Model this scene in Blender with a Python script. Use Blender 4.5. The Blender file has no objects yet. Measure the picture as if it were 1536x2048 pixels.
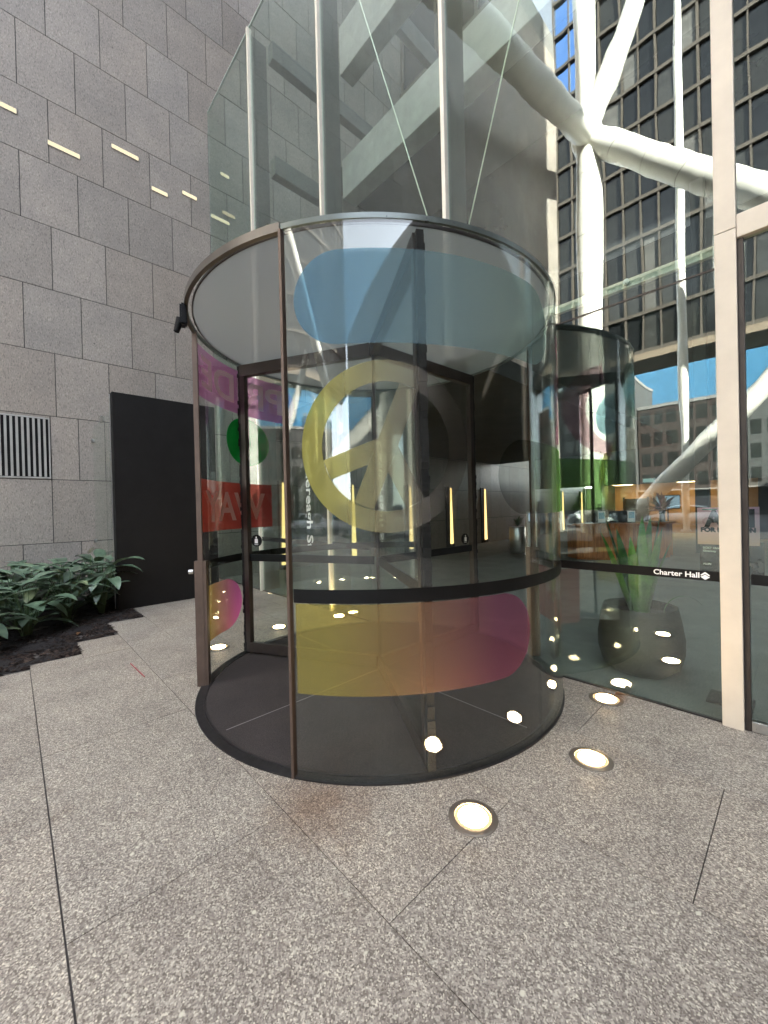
import bpy, bmesh, math, random
from math import sin, cos, pi, radians as R
from mathutils import Vector, Matrix
random.seed(7)
S = bpy.context.scene
C = S.collection

# ------------------------------------------------------------------ camera
cam_data = bpy.data.cameras.new('camera')
cam = bpy.data.objects.new('camera', cam_data); C.objects.link(cam); S.camera = cam
_r = Vector((0.68626, 0.726977, -0.023479)); _f = Vector((-0.727272, 0.686315, -0.00693)); _u = Vector((0.011076, 0.021831, 0.9997))
m = Matrix((( _r.x, _u.x, -_f.x, 0), (_r.y, _u.y, -_f.y, 0), (_r.z, _u.z, -_f.z, 1.5), (0, 0, 0, 1)))
cam.matrix_world = m
cam_data.sensor_fit = 'VERTICAL'; cam_data.sensor_height = 36; cam_data.lens = 13.924
cam_data.clip_start = 0.02; cam_data.clip_end = 2000

# ------------------------------------------------------------------ sky, sun, exposure
SUN = Vector((0.75, 0.45, 0.52)).normalized()
w = bpy.data.worlds.new('World'); S.world = w; w.use_nodes = True
nt = w.node_tree; sky = nt.nodes.new('ShaderNodeTexSky'); sky.sky_type = 'NISHITA'; sky.sun_disc = False
sky.sun_elevation = math.asin(SUN.z); sky.sun_rotation = math.atan2(SUN.x, SUN.y)
sky.air_density = 1.0; sky.dust_density = 0.6; sky.ozone_density = 1.5
hs = nt.nodes.new('ShaderNodeHueSaturation'); hs.inputs['Saturation'].default_value = .34; nt.links.new(sky.outputs[0], hs.inputs['Color'])
bg = nt.nodes['Background']; nt.links.new(hs.outputs[0], bg.inputs[0]); bg.inputs[1].default_value = 0.15
sl = bpy.data.lights.new('sun', 'SUN'); sl.energy = 5.0; sl.angle = R(0.53); sl.color = (1, .95, .87)
so = bpy.data.objects.new('sun', sl); C.objects.link(so); so.rotation_euler = (-SUN).to_track_quat('-Z', 'Y').to_euler()
so.location = (20, -10, 60)
S.view_settings.view_transform = 'Standard'; S.view_settings.look = 'None'; S.view_settings.gamma = 1
S.view_settings.exposure = 4.0
cy = S.cycles
cy.use_denoising = True
cy.max_bounces = 14; cy.transparent_max_bounces = 40; cy.glossy_bounces = 6; cy.diffuse_bounces = 4; cy.transmission_bounces = 8
cy.sample_clamp_indirect = 6; cy.caustics_reflective = False; cy.caustics_refractive = False

# ------------------------------------------------------------------ materials
def nmat(name):
    M = bpy.data.materials.new(name); M.use_nodes = True
    n = M.node_tree.nodes; l = M.node_tree.links
    return M, n, l, n['Principled BSDF'], n['Material Output']

def ramp(n, stops, interp='LINEAR'):
    r = n.new('ShaderNodeValToRGB'); r.color_ramp.interpolation = interp
    e = r.color_ramp.elements
    while len(e) > 1: e.remove(e[-1])
    e[0].position, e[0].color = stops[0][0], (*stops[0][1], 1)
    for p, c in stops[1:]:
        k = e.new(p); k.color = (*c, 1)
    return r

def coords(n, l, scale=(1, 1, 1), kind='Object'):
    t = n.new('ShaderNodeTexCoord'); mp = n.new('ShaderNodeMapping'); mp.inputs['Scale'].default_value = scale
    l.new(t.outputs[kind], mp.inputs[0]); return mp.outputs[0]

def tex(n, l, vec, scale, detail=4, rough=.6):
    t = n.new('ShaderNodeTexNoise'); t.inputs['Scale'].default_value = scale; t.inputs['Detail'].default_value = detail
    t.inputs['Roughness'].default_value = rough; l.new(vec, t.inputs['Vector']); return t.outputs['Fac']

def mixc(n, l, fac, a, b, mode='MIX'):
    x = n.new('ShaderNodeMix'); x.data_type = 'RGBA'; x.blend_type = mode
    for s, v in ((0, fac), (6, a), (7, b)):
        if isinstance(v, (int, float)): x.inputs[s].default_value = v
        elif isinstance(v, tuple): x.inputs[s].default_value = (*v, 1)
        else: l.new(v, x.inputs[s])
    return x.outputs[2]

def simple(name, col, rough=.5, metal=0, var=.12, vscale=6, bump=0, bscale=60, spec=.5, stretch=(1, 1, 1)):
    M, n, l, b, o = nmat(name)
    v = coords(n, l, stretch); f = tex(n, l, v, vscale, 5)
    r = ramp(n, [(.3, tuple(c*(1-var) for c in col)), (.7, tuple(min(1, c*(1+var)) for c in col))]); l.new(f, r.inputs[0])
    l.new(r.outputs[0], b.inputs['Base Color'])
    b.inputs['Metallic'].default_value = metal; b.inputs['Specular IOR Level'].default_value = spec
    f2 = tex(n, l, v, vscale*3, 3); mr = n.new('ShaderNodeMapRange')
    mr.inputs[3].default_value = max(0, rough-.08); mr.inputs[4].default_value = min(1, rough+.08)
    l.new(f2, mr.inputs[0]); l.new(mr.outputs[0], b.inputs['Roughness'])
    if bump:
        bp = n.new('ShaderNodeBump'); bp.inputs['Strength'].default_value = bump; bp.inputs['Distance'].default_value = .004
        l.new(tex(n, l, v, bscale, 4), bp.inputs['Height']); l.new(bp.outputs[0], b.inputs['Normal'])
    return M

def granite_floor():
    M, n, l, b, o = nmat('granite_paving')
    v = coords(n, l)
    at = n.new('ShaderNodeAttribute'); at.attribute_name = 'tone'
    vo = n.new('ShaderNodeTexVoronoi'); vo.inputs['Scale'].default_value = 185; l.new(v, vo.inputs['Vector'])
    vr = n.new('ShaderNodeSeparateColor'); l.new(vo.outputs['Color'], vr.inputs[0])
    speck = ramp(n, [(0, (.14, .115, .092)), (.2, (.20, .168, .138)), (.5, (.305, .262, .216)), (.76, (.40, .35, .288)), (.93, (.56, .50, .40)), (1, (.70, .64, .50))]); l.new(vr.outputs[0], speck.inputs[0])
    vo2 = n.new('ShaderNodeTexVoronoi'); vo2.inputs['Scale'].default_value = 58; l.new(v, vo2.inputs['Vector'])
    sp = n.new('ShaderNodeSeparateColor'); l.new(vo2.outputs['Color'], sp.inputs[0])
    big = ramp(n, [(.9, (0, 0, 0)), (.97, (1, 1, 1))]); l.new(sp.outputs[1], big.inputs[0])
    near = ramp(n, [(.28, (1, 1, 1)), (.5, (0, 0, 0))]); l.new(vo2.outputs['Distance'], near.inputs[0])
    mm = n.new('ShaderNodeMath'); mm.operation = 'MULTIPLY'; l.new(big.outputs[0], mm.inputs[0]); l.new(near.outputs[0], mm.inputs[1])
    mm2 = n.new('ShaderNodeMath'); mm2.operation = 'MULTIPLY'; mm2.inputs[1].default_value = .55; l.new(mm.outputs[0], mm2.inputs[0])
    col = mixc(n, l, mm2.outputs[0], speck.outputs[0], (.58, .53, .42))
    blot = ramp(n, [(.3, (.72, .70, .70)), (.5, (.98, .97, .96)), (.72, (1.12, 1.1, 1.07))]); l.new(tex(n, l, v, 1.6, 10, .72), blot.inputs[0])
    col = mixc(n, l, 1.0, col, blot.outputs[0], 'MULTIPLY')
    stain = ramp(n, [(.58, (1, 1, 1)), (.72, (.55, .47, .42))]); l.new(tex(n, l, v, .9, 10, .75), stain.inputs[0])
    col = mixc(n, l, .6, col, stain.outputs[0], 'MULTIPLY')
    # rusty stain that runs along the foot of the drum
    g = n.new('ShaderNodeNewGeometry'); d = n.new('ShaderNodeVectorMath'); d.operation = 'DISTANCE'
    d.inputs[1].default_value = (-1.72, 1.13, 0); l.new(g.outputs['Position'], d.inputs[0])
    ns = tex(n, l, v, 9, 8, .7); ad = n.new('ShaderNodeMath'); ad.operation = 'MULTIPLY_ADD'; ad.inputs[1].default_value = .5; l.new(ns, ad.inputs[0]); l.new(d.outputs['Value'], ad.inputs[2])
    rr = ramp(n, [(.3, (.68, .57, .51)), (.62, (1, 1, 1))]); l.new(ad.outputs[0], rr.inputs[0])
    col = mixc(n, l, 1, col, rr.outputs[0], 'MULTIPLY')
    # trodden gum and small dirt spots
    vo4 = n.new('ShaderNodeTexVoronoi'); vo4.inputs['Scale'].default_value = 2.1; l.new(v, vo4.inputs['Vector'])
    gum = ramp(n, [(.028, (.62, .6, .58)), (.045, (1, 1, 1))]); l.new(vo4.outputs['Distance'], gum.inputs[0])
    col = mixc(n, l, .8, col, gum.outputs[0], 'MULTIPLY')
    vo5 = n.new('ShaderNodeTexVoronoi'); vo5.inputs['Scale'].default_value = 7; vo5.inputs['Randomness'].default_value = 1; l.new(v, vo5.inputs['Vector'])
    wf = ramp(n, [(.045, (1, 1, 1)), (.075, (0, 0, 0))]); l.new(vo5.outputs['Distance'], wf.inputs[0])
    col = mixc(n, l, wf.outputs[0], col, (.62, .57, .44))
    tone = mixc(n, l, 1.0, col, at.outputs['Color'], 'MULTIPLY')
    l.new(tone, b.inputs['Base Color'])
    b.inputs['Specular IOR Level'].default_value = .35
    rg = n.new('ShaderNodeMapRange'); rg.inputs[3].default_value = .38; rg.inputs[4].default_value = .75; l.new(tex(n, l, v, 3, 6), rg.inputs[0]); l.new(rg.outputs[0], b.inputs['Roughness'])
    bp = n.new('ShaderNodeBump'); bp.inputs['Strength'].default_value = .25; bp.inputs['Distance'].default_value = .003
    l.new(vr.outputs[0], bp.inputs['Height']); l.new(bp.outputs[0], b.inputs['Normal'])
    return M

def granite_wall():
    M, n, l, b, o = nmat('stone_cladding')
    v = coords(n, l)
    at = n.new('ShaderNodeAttribute'); at.attribute_name = 'tone'
    vs = coords(n, l, (1, 1, .4))
    f = tex(n, l, vs, 70, 4, .75)
    r = ramp(n, [(.3, (.212, .187, .162)), (.47, (.315, .282, .248)), (.6, (.352, .316, .28)), (.72, (.41, .37, .328))]); l.new(f, r.inputs[0])
    vo = n.new('ShaderNodeTexVoronoi'); vo.inputs['Scale'].default_value = 85; l.new(vs, vo.inputs['Vector'])
    sp = n.new('ShaderNodeSeparateColor'); l.new(vo.outputs['Color'], sp.inputs[0])
    r2 = ramp(n, [(.06, (.74, .74, .74)), (.16, (1, 1, 1)), (.88, (1, 1, 1)), (.97, (1.22, 1.22, 1.2))]); l.new(sp.outputs[0], r2.inputs[0])
    col = mixc(n, l, 1, r.outputs[0], r2.outputs[0], 'MULTIPLY')
    pt = ramp(n, [(.3, (.85, .85, .86)), (.7, (1.1, 1.08, 1.06))]); l.new(tex(n, l, v, 1.1, 7, .65), pt.inputs[0])
    col = mixc(n, l, 1, col, pt.outputs[0], 'MULTIPLY')
    # a few dark chips
    vo3 = n.new('ShaderNodeTexVoronoi'); vo3.inputs['Scale'].default_value = 2.4; l.new(v, vo3.inputs['Vector'])
    ch = ramp(n, [(.028, (.3, .3, .3)), (.045, (1, 1, 1))]); l.new(vo3.outputs['Distance'], ch.inputs[0])
    col = mixc(n, l, .8, col, ch.outputs[0], 'MULTIPLY')
    l.new(mixc(n, l, 1, col, at.outputs['Color'], 'MULTIPLY'), b.inputs['Base Color'])
    b.inputs['Roughness'].default_value = .6
    bp = n.new('ShaderNodeBump'); bp.inputs['Strength'].default_value = .3; bp.inputs['Distance'].default_value = .004
    l.new(f, bp.inputs['Height']); l.new(bp.outputs[0], b.inputs['Normal'])
    return M

def glass(name, tint, base, wavy=0, gain=.94):
    M, n, l, b, o = nmat(name); n.remove(b)
    tr = n.new('ShaderNodeBsdfTransparent'); tr.inputs[0].default_value = (*tint, 1)
    gl = n.new('ShaderNodeBsdfGlossy'); gl.inputs['Roughness'].default_value = .0; gl.inputs[0].default_value = (.97, 1, .985, 1)
    lw = n.new('ShaderNodeLayerWeight'); lw.inputs[0].default_value = .5
    pw = n.new('ShaderNodeMath'); pw.operation = 'POWER'; pw.inputs[1].default_value = 5; l.new(lw.outputs['Facing'], pw.inputs[0])
    ma = n.new('ShaderNodeMath'); ma.operation = 'MULTIPLY_ADD'; ma.inputs[1].default_value = gain-base; ma.inputs[2].default_value = base; l.new(pw.outputs[0], ma.inputs[0])
    mx = n.new('ShaderNodeMixShader'); l.new(ma.outputs[0], mx.inputs[0]); l.new(tr.outputs[0], mx.inputs[1]); l.new(gl.outputs[0], mx.inputs[2])
    l.new(mx.outputs[0], o.inputs[0])
    if wavy:
        v = coords(n, l, (1, 1, .16)); bp = n.new('ShaderNodeBump'); bp.inputs['Strength'].default_value = 1; bp.inputs['Distance'].default_value = wavy
        l.new(tex(n, l, v, 2.6, 2, .45), bp.inputs['Height']); l.new(bp.outputs[0], gl.inputs['Normal'])
    return M

def film(name, opacity=.5, attr=True, col=(.5, .5, .5)):
    """coloured frosted film: part clear tint, part milky"""
    M, n, l, b, o = nmat(name); n.remove(b)
    at = n.new('ShaderNodeAttribute'); at.attribute_name = 'tone'
    tr = n.new('ShaderNodeBsdfTransparent'); df = n.new('ShaderNodeBsdfDiffuse'); tl = n.new('ShaderNodeBsdfTranslucent')
    m1 = n.new('ShaderNodeMixShader'); m1.inputs[0].default_value = .5
    m2 = n.new('ShaderNodeMixShader'); m2.inputs[0].default_value = opacity
    gm = n.new('ShaderNodeGamma'); gm.inputs[1].default_value = .5; l.new(at.outputs['Color'], gm.inputs[0])
    for x in (tr, df, tl):
        if attr: l.new((gm if x == tr else at).outputs[0], x.inputs[0])
        else: x.inputs[0].default_value = (*col, 1)
    if attr: l.new(at.outputs['Alpha'], m2.inputs[0])
    l.new(df.outputs[0], m1.inputs[1]); l.new(tl.outputs[0], m1.inputs[2])
    l.new(tr.outputs[0], m2.inputs[1]); l.new(m1.outputs[0], m2.inputs[2]); l.new(m2.outputs[0], o.inputs[0])
    return M

def emit(name, col, strength):
    M, n, l, b, o = nmat(name); n.remove(b)
    e = n.new('ShaderNodeEmission'); e.inputs[0].default_value = (*col, 1); e.inputs[1].default_value = strength
    l.new(e.outputs[0], o.inputs[0]); return M

def leafmat(name, c0, c1, rough=.35, spec=.5):
    M, n, l, b, o = nmat(name)
    at = n.new('ShaderNodeAttribute'); at.attribute_name = 'tone'
    v = coords(n, l); r = ramp(n, [(.3, c0), (.7, c1)]); l.new(tex(n, l, v, 14, 4), r.inputs[0])
    l.new(mixc(n, l, 1, r.outputs[0], at.outputs['Color'], 'MULTIPLY'), b.inputs['Base Color'])
    b.inputs['Roughness'].default_value = rough; b.inputs['Specular IOR Level'].default_value = spec
    return M

def woodmat():
    M, n, l, b, o = nmat('cherry_veneer')
    v = coords(n, l, (8, 8, .7)); f = tex(n, l, v, 3, 6, .6)
    r = ramp(n, [(.3, (.26, .075, .022)), (.55, (.52, .17, .05)), (.75, (.68, .27, .09))]); l.new(f, r.inputs[0]); l.new(r.outputs[0], b.inputs['Base Color'])
    b.inputs['Roughness'].default_value = .28; return M

def soilmat():
    M, n, l, b, o = nmat('bark_soil')
    v = coords(n, l); f = tex(n, l, v, 34, 8, .75)
    r = ramp(n, [(.35, (.008, .006, .006)), (.6, (.028, .022, .02)), (.78, (.09, .07, .055))]); l.new(f, r.inputs[0]); l.new(r.outputs[0], b.inputs['Base Color'])
    b.inputs['Roughness'].default_value = .9
    bp = n.new('ShaderNodeBump'); bp.inputs['Strength'].default_value = 1; bp.inputs['Distance'].default_value = .03; l.new(f, bp.inputs['Height']); l.new(bp.outputs[0], b.inputs['Normal'])
    return M

def carpet(name, lo, hi):
    M, n, l, b, o = nmat(name)
    v = coords(n, l); f = tex(n, l, v, 140, 3, .8)
    r = ramp(n, [(.32, lo), (.68, hi)]); l.new(f, r.inputs[0])
    p = ramp(n, [(.3, (.75, .75, .75)), (.7, (1.15, 1.15, 1.15))]); l.new(tex(n, l, v, 1.7, 8, .65), p.inputs[0])
    l.new(mixc(n, l, 1, r.outputs[0], p.outputs[0], 'MULTIPLY'), b.inputs['Base Color'])
    b.inputs['Roughness'].default_value = .85
    bp = n.new('ShaderNodeBump'); bp.inputs['Strength'].default_value = .5; bp.inputs['Distance'].default_value = .003; l.new(f, bp.inputs['Height']); l.new(bp.outputs[0], b.inputs['Normal'])
    return M

PAVE = granite_floor(); STONE = granite_wall()
GLASS_F = glass('facade_glass', (.86, .93, .895), .095, wavy=.0013)
GLASS_C = glass('clear_curved_glass', (.95, .97, .96), .045, wavy=.0015)
GLASS_W = glass('door_leaf_glass', (.95, .97, .96), .03)
FILM = film('frosted_colour_film')
ROOFG = film('milky_roof_glass', .42, False, (.58, .585, .57))
BRONZE = simple('bronze_aluminium', (.115, .078, .06), .42, .4, .15, 8)
BRONZE_D = simple('dark_bronze', (.045, .036, .031), .42, .5, .15, 8)
BLACK = simple('black_band', (.004, .004, .0045), .45, 0, .2, spec=.2)
BRUSH = simple('black_brush', (.008, .006, .006), .95, 0, .3, 90, .8, 200)
RUBBER = simple('dark_metal_rim', (.045, .042, .042), .4, .6, .2, 20)
STEEL = simple('brushed_steel', (.55, .54, .52), .3, 1, .1, 20)
CREAM = simple('champagne_aluminium', (.64, .565, .465), .5, .1, .06, 5)
CREAM2 = simple('brightened_champagne', (.86, .79, .67), .5, .1, .05, 5)  # same champagne metal, lightened to offset the dim light on the thin mullions
FINM = simple('grey_fin', (.13, .125, .115), .5, .2, .1, 5)
CONC = simple('pale_concrete', (.40, .39, .365), .8, 0, .14, 3, .3, 40)
CONC_D = simple('grey_concrete', (.20, .195, .185), .8, 0, .14, 3, .3, 40)
DARKW = simple('dark_lobby_wall', (.035, .042, .042), .5, 0, .25, 2)
DARKC = simple('dark_soffit', (.055, .052, .048), .8, 0, .2, 2)
BLKPANEL = simple('black_powdercoat', (.006, .0055, .0055), .62, 0, .3, 3, .05, 30, spec=.25)
SOIL = soilmat()
MAT = carpet('entrance_mat_pile', (.016, .012, .0105), (.066, .051, .045))
LOBBYF = carpet('lobby_floor', (.13, .128, .115), (.25, .245, .215))
LEAF = leafmat('planter_leaf', (.07, .12, .088), (.15, .22, .15), .32)
SNAKE = leafmat('snake_leaf', (.028, .10, .015), (.09, .25, .035), .4)
POT = simple('charcoal_pot', (.02, .019, .018), .7, 0, .2, 9, .3, 60)
WOOD = woodmat()
WHITE = simple('white_lettering', (.82, .82, .82), .5, 0, .02)
WHITEM = simple('white_casing', (.72, .73, .72), .4, 0, .04)
TUBE = simple('cream_tube_steel', (.76, .74, .68), .38, 0, .07, 1.3)
TOWERF = simple('tan_frame', (.085, .07, .055), .6, .1, .1, 2)
TGLASS = simple('smoked_glass', (.022, .022, .02), .22, 0, .4, .4, spec=.5)
ASPH = simple('asphalt', (.05, .05, .052), .8, 0, .25, 5, .4, 80)
LINE = simple('road_paint', (.75, .75, .73), .6, 0, .1, 9)
def bluemat():
    M, n, l, b, o = nmat('blue_mirror_glass'); b.inputs['Base Color'].default_value = (.20, .42, .85, 1); b.inputs['Metallic'].default_value = 1
    v = coords(n, l); r = ramp(n, [(.3, (.22, .45, .9)), (.7, (.3, .52, .95))]); l.new(tex(n, l, v, .8, 3), r.inputs[0]); l.new(r.outputs[0], b.inputs['Base Color'])
    b.inputs['Roughness'].default_value = .05; return M
BLUEG = bluemat()
UPL = emit('lamp_lens', (1, .72, .40), 15)
UPE = emit('lamp_lens_edge', (1, .68, .36), .09)
WEDGE = emit('wall_lamp_diffuser', (1, .66, .25), .16)
DASH = emit('light_dash_glow', (1, .86, .58), .075)  # emission for the reflected light dashes put on the stone wall
WARMGLOW = emit('ceiling_lamp', (1, .64, .30), 2.4)
SCREEN = emit('lit_screen', (.45, .62, .75), .04)
SIGNGLOW = emit('lit_sign', (.5, .78, .75), .035)

# ------------------------------------------------------------------ mesh helpers
class MB:
    def __init__(s): s.v = []; s.f = []; s.t = []; s.tone = (1, 1, 1, 1)
    def add(s, vs, fs):
        k = len(s.v); s.v += [tuple(v) for v in vs]; s.f += [tuple(i+k for i in f) for f in fs]; s.t += [s.tone]*len(vs); return s
    def box(s, x0, x1, y0, y1, z0, z1):
        return s.add([(x0, y0, z0), (x1, y0, z0), (x1, y1, z0), (x0, y1, z0), (x0, y0, z1), (x1, y0, z1), (x1, y1, z1), (x0, y1, z1)],
                     [(0, 3, 2, 1), (4, 5, 6, 7), (0, 1, 5, 4), (1, 2, 6, 5), (2, 3, 7, 6), (3, 0, 4, 7)])
    def bbox(s, x0, x1, y0, y1, z0, z1, b=.004):
        """box with bevelled edges"""
        bm = bmesh.new(); bmesh.ops.create_cube(bm, size=1)
        for v in bm.verts: v.co = Vector(((x0+x1)/2+v.co.x*(x1-x0), (y0+y1)/2+v.co.y*(y1-y0), (z0+z1)/2+v.co.z*(z1-z0)))
        bmesh.ops.bevel(bm, geom=list(bm.edges), offset=b, segments=2, affect='EDGES', profile=.6)
        return s.bm(bm)
    def bm(s, bm):
        bm.verts.index_update(); s.add([v.co[:] for v in bm.verts], [[v.index for v in f.verts] for f in bm.faces]); bm.free(); return s
    def prism(s, pts, z0, z1):
        n = len(pts); return s.add([(x, y, z0) for x, y in pts]+[(x, y, z1) for x, y in pts],
            [tuple(range(n-1, -1, -1)), tuple(range(n, 2*n))]+[(i, (i+1) % n, n+(i+1) % n, n+i) for i in range(n)])
    def lathe(s, prof, c=(0, 0, 0), n=40, cap=True):
        vs = []; fs = []
        for r, z in prof:
            for i in range(n): a = 2*pi*i/n; vs.append((c[0]+r*cos(a), c[1]+r*sin(a), c[2]+z))
        for j in range(len(prof)-1):
            for i in range(n): a, b = j*n+i, j*n+(i+1) % n; fs.append((a, b, b+n, a+n))
        if cap: fs.append(tuple(range(n-1, -1, -1))); fs.append(tuple(range((len(prof)-1)*n, len(prof)*n)))
        return s.add(vs, fs)
    def tube(s, p, q, r0, r1=None, n=20):
        r1 = r1 or r0; p, q = Vector(p), Vector(q); d = (q-p).normalized(); a = d.orthogonal().normalized(); b = d.cross(a); vs = []
        for o, r in ((p, r0), (q, r1)):
            for i in range(n): t = 2*pi*i/n; vs.append(o+a*(r*cos(t))+b*(r*sin(t)))
        return s.add(vs, [(i, (i+1) % n, n+(i+1) % n, n+i) for i in range(n)]+[tuple(range(n-1, -1, -1)), tuple(range(n, 2*n))])
    def path(s, pts, r, n=8):
        for a, b in zip(pts, pts[1:]): s.tube(a, b, r, r, n)
        return s
    def arc(s, cx, cy, r0, r1, a0, a1, z0, z1, step=2):
        """curved slab between radii r0<r1 and angles in degrees; closed ring when the span is 360"""
        k = max(2, int(abs(a1-a0)/step)+1); full = abs(abs(a1-a0)-360) < 1e-6
        vs = []; fs = []
        for i in range(k if full else k+1):
            a = R(a0+(a1-a0)*i/k)
            for r, z in ((r0, z0), (r1, z0), (r1, z1), (r0, z1)): vs.append((cx+r*cos(a), cy+r*sin(a), z))
        N = len(vs)//4
        for i in range(k):
            p, q = 4*i, 4*((i+1) % N)
            for j in range(4): fs.append((p+j, p+(j+1) % 4, q+(j+1) % 4, q+j))
        if not full: fs += [(0, 3, 2, 1), (4*k, 4*k+1, 4*k+2, 4*k+3)]
        return s.add(vs, fs)
    def build(s, name, mat, parent=None, smooth=0, origin=None):
        me = bpy.data.meshes.new(name); vs = s.v
        if origin is not None: vs = [(x-origin[0], y-origin[1], z-origin[2]) for x, y, z in vs]
        me.from_pydata(vs, [], s.f); me.materials.append(mat)
        a = me.attributes.new('tone', 'FLOAT_COLOR', 'POINT'); a.data.foreach_set('color', [c for t in s.t for c in t])
        bm = bmesh.new(); bm.from_mesh(me); bmesh.ops.recalc_face_normals(bm, faces=bm.faces); bm.to_mesh(me); bm.free()
        if smooth:
            me.polygons.foreach_set('use_smooth', [True]*len(me.polygons)); me.set_sharp_from_angle(angle=R(smooth))
        me.update()
        o = bpy.data.objects.new(name, me); C.objects.link(o)
        if origin is not None: o.location = origin
        if parent: o.parent = parent; o.matrix_parent_inverse = Matrix.Identity(4)
        return o

def tag(o, label, cat, group=None):
    o['label'] = label; o['category'] = cat
    if group: o['group'] = group
    return o
def struct(o, kind='structure'): o['kind'] = kind; return o
def thing(name, loc, label, cat, group=None, rz=0):
    o = bpy.data.objects.new(name, None); C.objects.link(o); o.location = loc; o.rotation_euler = (0, 0, rz); o.empty_display_size = .1
    return tag(o, label, cat, group)
class At:
    """builds parts of a thing given in world coordinates, stored relative to the thing"""
    def __init__(s, t): s.t = t
    def __call__(s, mb, name, mat, smooth=0, parent=None, label=None):
        L = s.t.location; mb.v = [(x-L.x, y-L.y, z-L.z) for x, y, z in mb.v]
        o = mb.build(name, mat, parent or s.t, smooth)
        if label: o['label'] = label
        return o

def text_mesh(txt, size, bold=0, align='LEFT', sx=1):
    cu = bpy.data.curves.new('lettering', 'FONT'); cu.body = txt; cu.size = size; cu.offset = bold; cu.align_x = align; cu.resolution_u = 3
    ob = bpy.data.objects.new('lettering', cu); C.objects.link(ob)
    dg = bpy.context.evaluated_depsgraph_get(); me = ob.evaluated_get(dg).to_mesh()
    vs = [(v.co.x*sx, v.co.y) for v in me.vertices]; fs = [tuple(p.vertices) for p in me.polygons]
    ob.evaluated_get(dg).to_mesh_clear(); bpy.data.objects.remove(ob); bpy.data.curves.remove(cu)
    return vs, fs
def flat(vsfs, fn): return MB().add([fn(x, y) for x, y in vsfs[0]], vsfs[1])
def solid(o, t=.0015):
    md = o.modifiers.new('thickness', 'SOLIDIFY'); md.thickness = t; md.offset = 0; return o

FW = 3.488; WX = -9.283
DX, DY, DR = -2.745, 2.499, 1.56

# ================================================================== SETTING
struct(MB().box(-300, 300, -300, 300, -.6, -.5).build('ground', ASPH))
struct(MB().box(-60, 60, -33, -18, -.5, -.13).build('road', ASPH))
ln = MB()
for y in (-21.5, -25):
    for k in range(-12, 12): ln.box(k*4.5, k*4.5+2.2, y-.06, y+.06, -.13, -.126)
ln.box(-60, 60, -18.5, -18.4, -.13, -.126)
struct(ln.build('road_markings', LINE))

# paving slabs
def tone(v=.12, warm=.02):
    t = 1+random.uniform(-v, v); k = random.uniform(-warm, warm); return (t*(1+k), t, t*(1-k), 1)
pv = MB(); g = .0022
def slab(x0, x1, y0, y1):
    pv.tone = tone(.05, .01); pv.box(x0+g, x1-g, y0+g+(.0015 if abs(y0-.108) < .01 else 0), y1-g-(.001 if abs(y1-.108) < .01 else 0), -.03, random.uniform(-.0006, .0006))
H = .857
for j in range(-22, 4):
    y0 = .108+H*j; y1 = min(y0+H, FW-.012)
    xo = -1.79 if j % 2 == 0 else -1.045
    k0 = -40; xs = sorted({-5.24} | {xo+1.49*k for k in range(-2, 8) if -5.1 < xo+1.49*k < 8} | {8})
    for a, b in zip(xs, xs[1:]): slab(a, b, y0, y1)
steps = [(.108, .535, -5.41), (.535, .965, -5.95), (.965, 1.41, -6.67), (1.41, 1.85, WX), (1.85, 2.28, WX), (2.28, 2.71, WX), (2.71, 3.14, WX), (3.14, FW-.012, WX)]
for y0, y1, xa in steps:
    x = -5.24; n = max(1, round((x-xa)/1.0)); off = random.uniform(.3, .7) if n > 1 else 0
    xs = [xa]+[xa+(x-xa)*(i+off)/n for i in range(n) if 0 < (i+off)] + [x] if n > 1 else [xa, x]
    xs = sorted(set(round(q, 3) for q in xs))
    for a, b in zip(xs, xs[1:]): slab(a, b, y0, y1)
struct(pv.build('pavement', PAVE))
struct(MB().box(WX, 8, -18.3, FW-.006, -.2, -.012).build('paving_bed', simple('grout', (.11, .095, .085), .9, 0, .3, 30)))
struct(MB().box(-60, 60, -18.35, -18.02, -.3, -.012).build('kerb', CONC_D))
sb = MB()
nx, ny = 80, 150
vs = []; fs = []
lim = lambda y: -5.245 if y < .105 else -5.415 if y < .53 else -5.955 if y < .96 else -6.675
for j in range(ny+1):
    for i in range(nx+1):
        x = WX+.01+(4.03)*i/nx; y = -8+9.4*j/ny
        vs.append((x, y, -.022 if x > lim(y)-.05 or x > lim(y-.08)-.03 else -.006+.02*math.sin(x*9.1+y*3)*math.sin(y*7.3)+random.uniform(0, .016)))
lim = lambda y: -5.245 if y < .105 else -5.415 if y < .53 else -5.955 if y < .96 else -6.675
for j in range(ny):
    for i in range(nx):
        xm = WX+.01+4.03*(i+1)/nx; ym = -8+9.4*(j+1)/ny
        fs.append((j*(nx+1)+i, j*(nx+1)+i+1, (j+1)*(nx+1)+i+1, (j+1)*(nx+1)+i))
struct(sb.add(vs, fs).build('planter_soil', SOIL, smooth=60))
chips = MB(); rc = random.Random(21)
for i in range(2600):
    y = rc.uniform(-2.5, 1.38); x = lim(y)-.02-abs(rc.gauss(0, .8))
    if x < WX+.05: continue
    L_ = rc.uniform(.012, .045); a_ = rc.uniform(0, pi); h_ = L_*rc.uniform(.2, .4); z = rc.uniform(.0, .012); dz = rc.uniform(-.012, .012); k = rc.uniform(.5, 2.2); k = k*2.2 if rc.random() < .06 else k
    chips.tone = (k, k*.92, k*.85, 1); dx, dy = L_*cos(a_), L_*sin(a_); ex, ey = -h_*sin(a_), h_*cos(a_)
    chips.add([(x-dx-ex, y-dy-ey, z), (x+dx-ex, y+dy-ey, z+dz), (x+dx+ex, y+dy+ey, z+dz), (x-dx+ex, y-dy+ey, z), (x, y, z+.012)], [(0, 1, 4), (1, 2, 4), (2, 3, 4), (3, 0, 4)])
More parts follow.
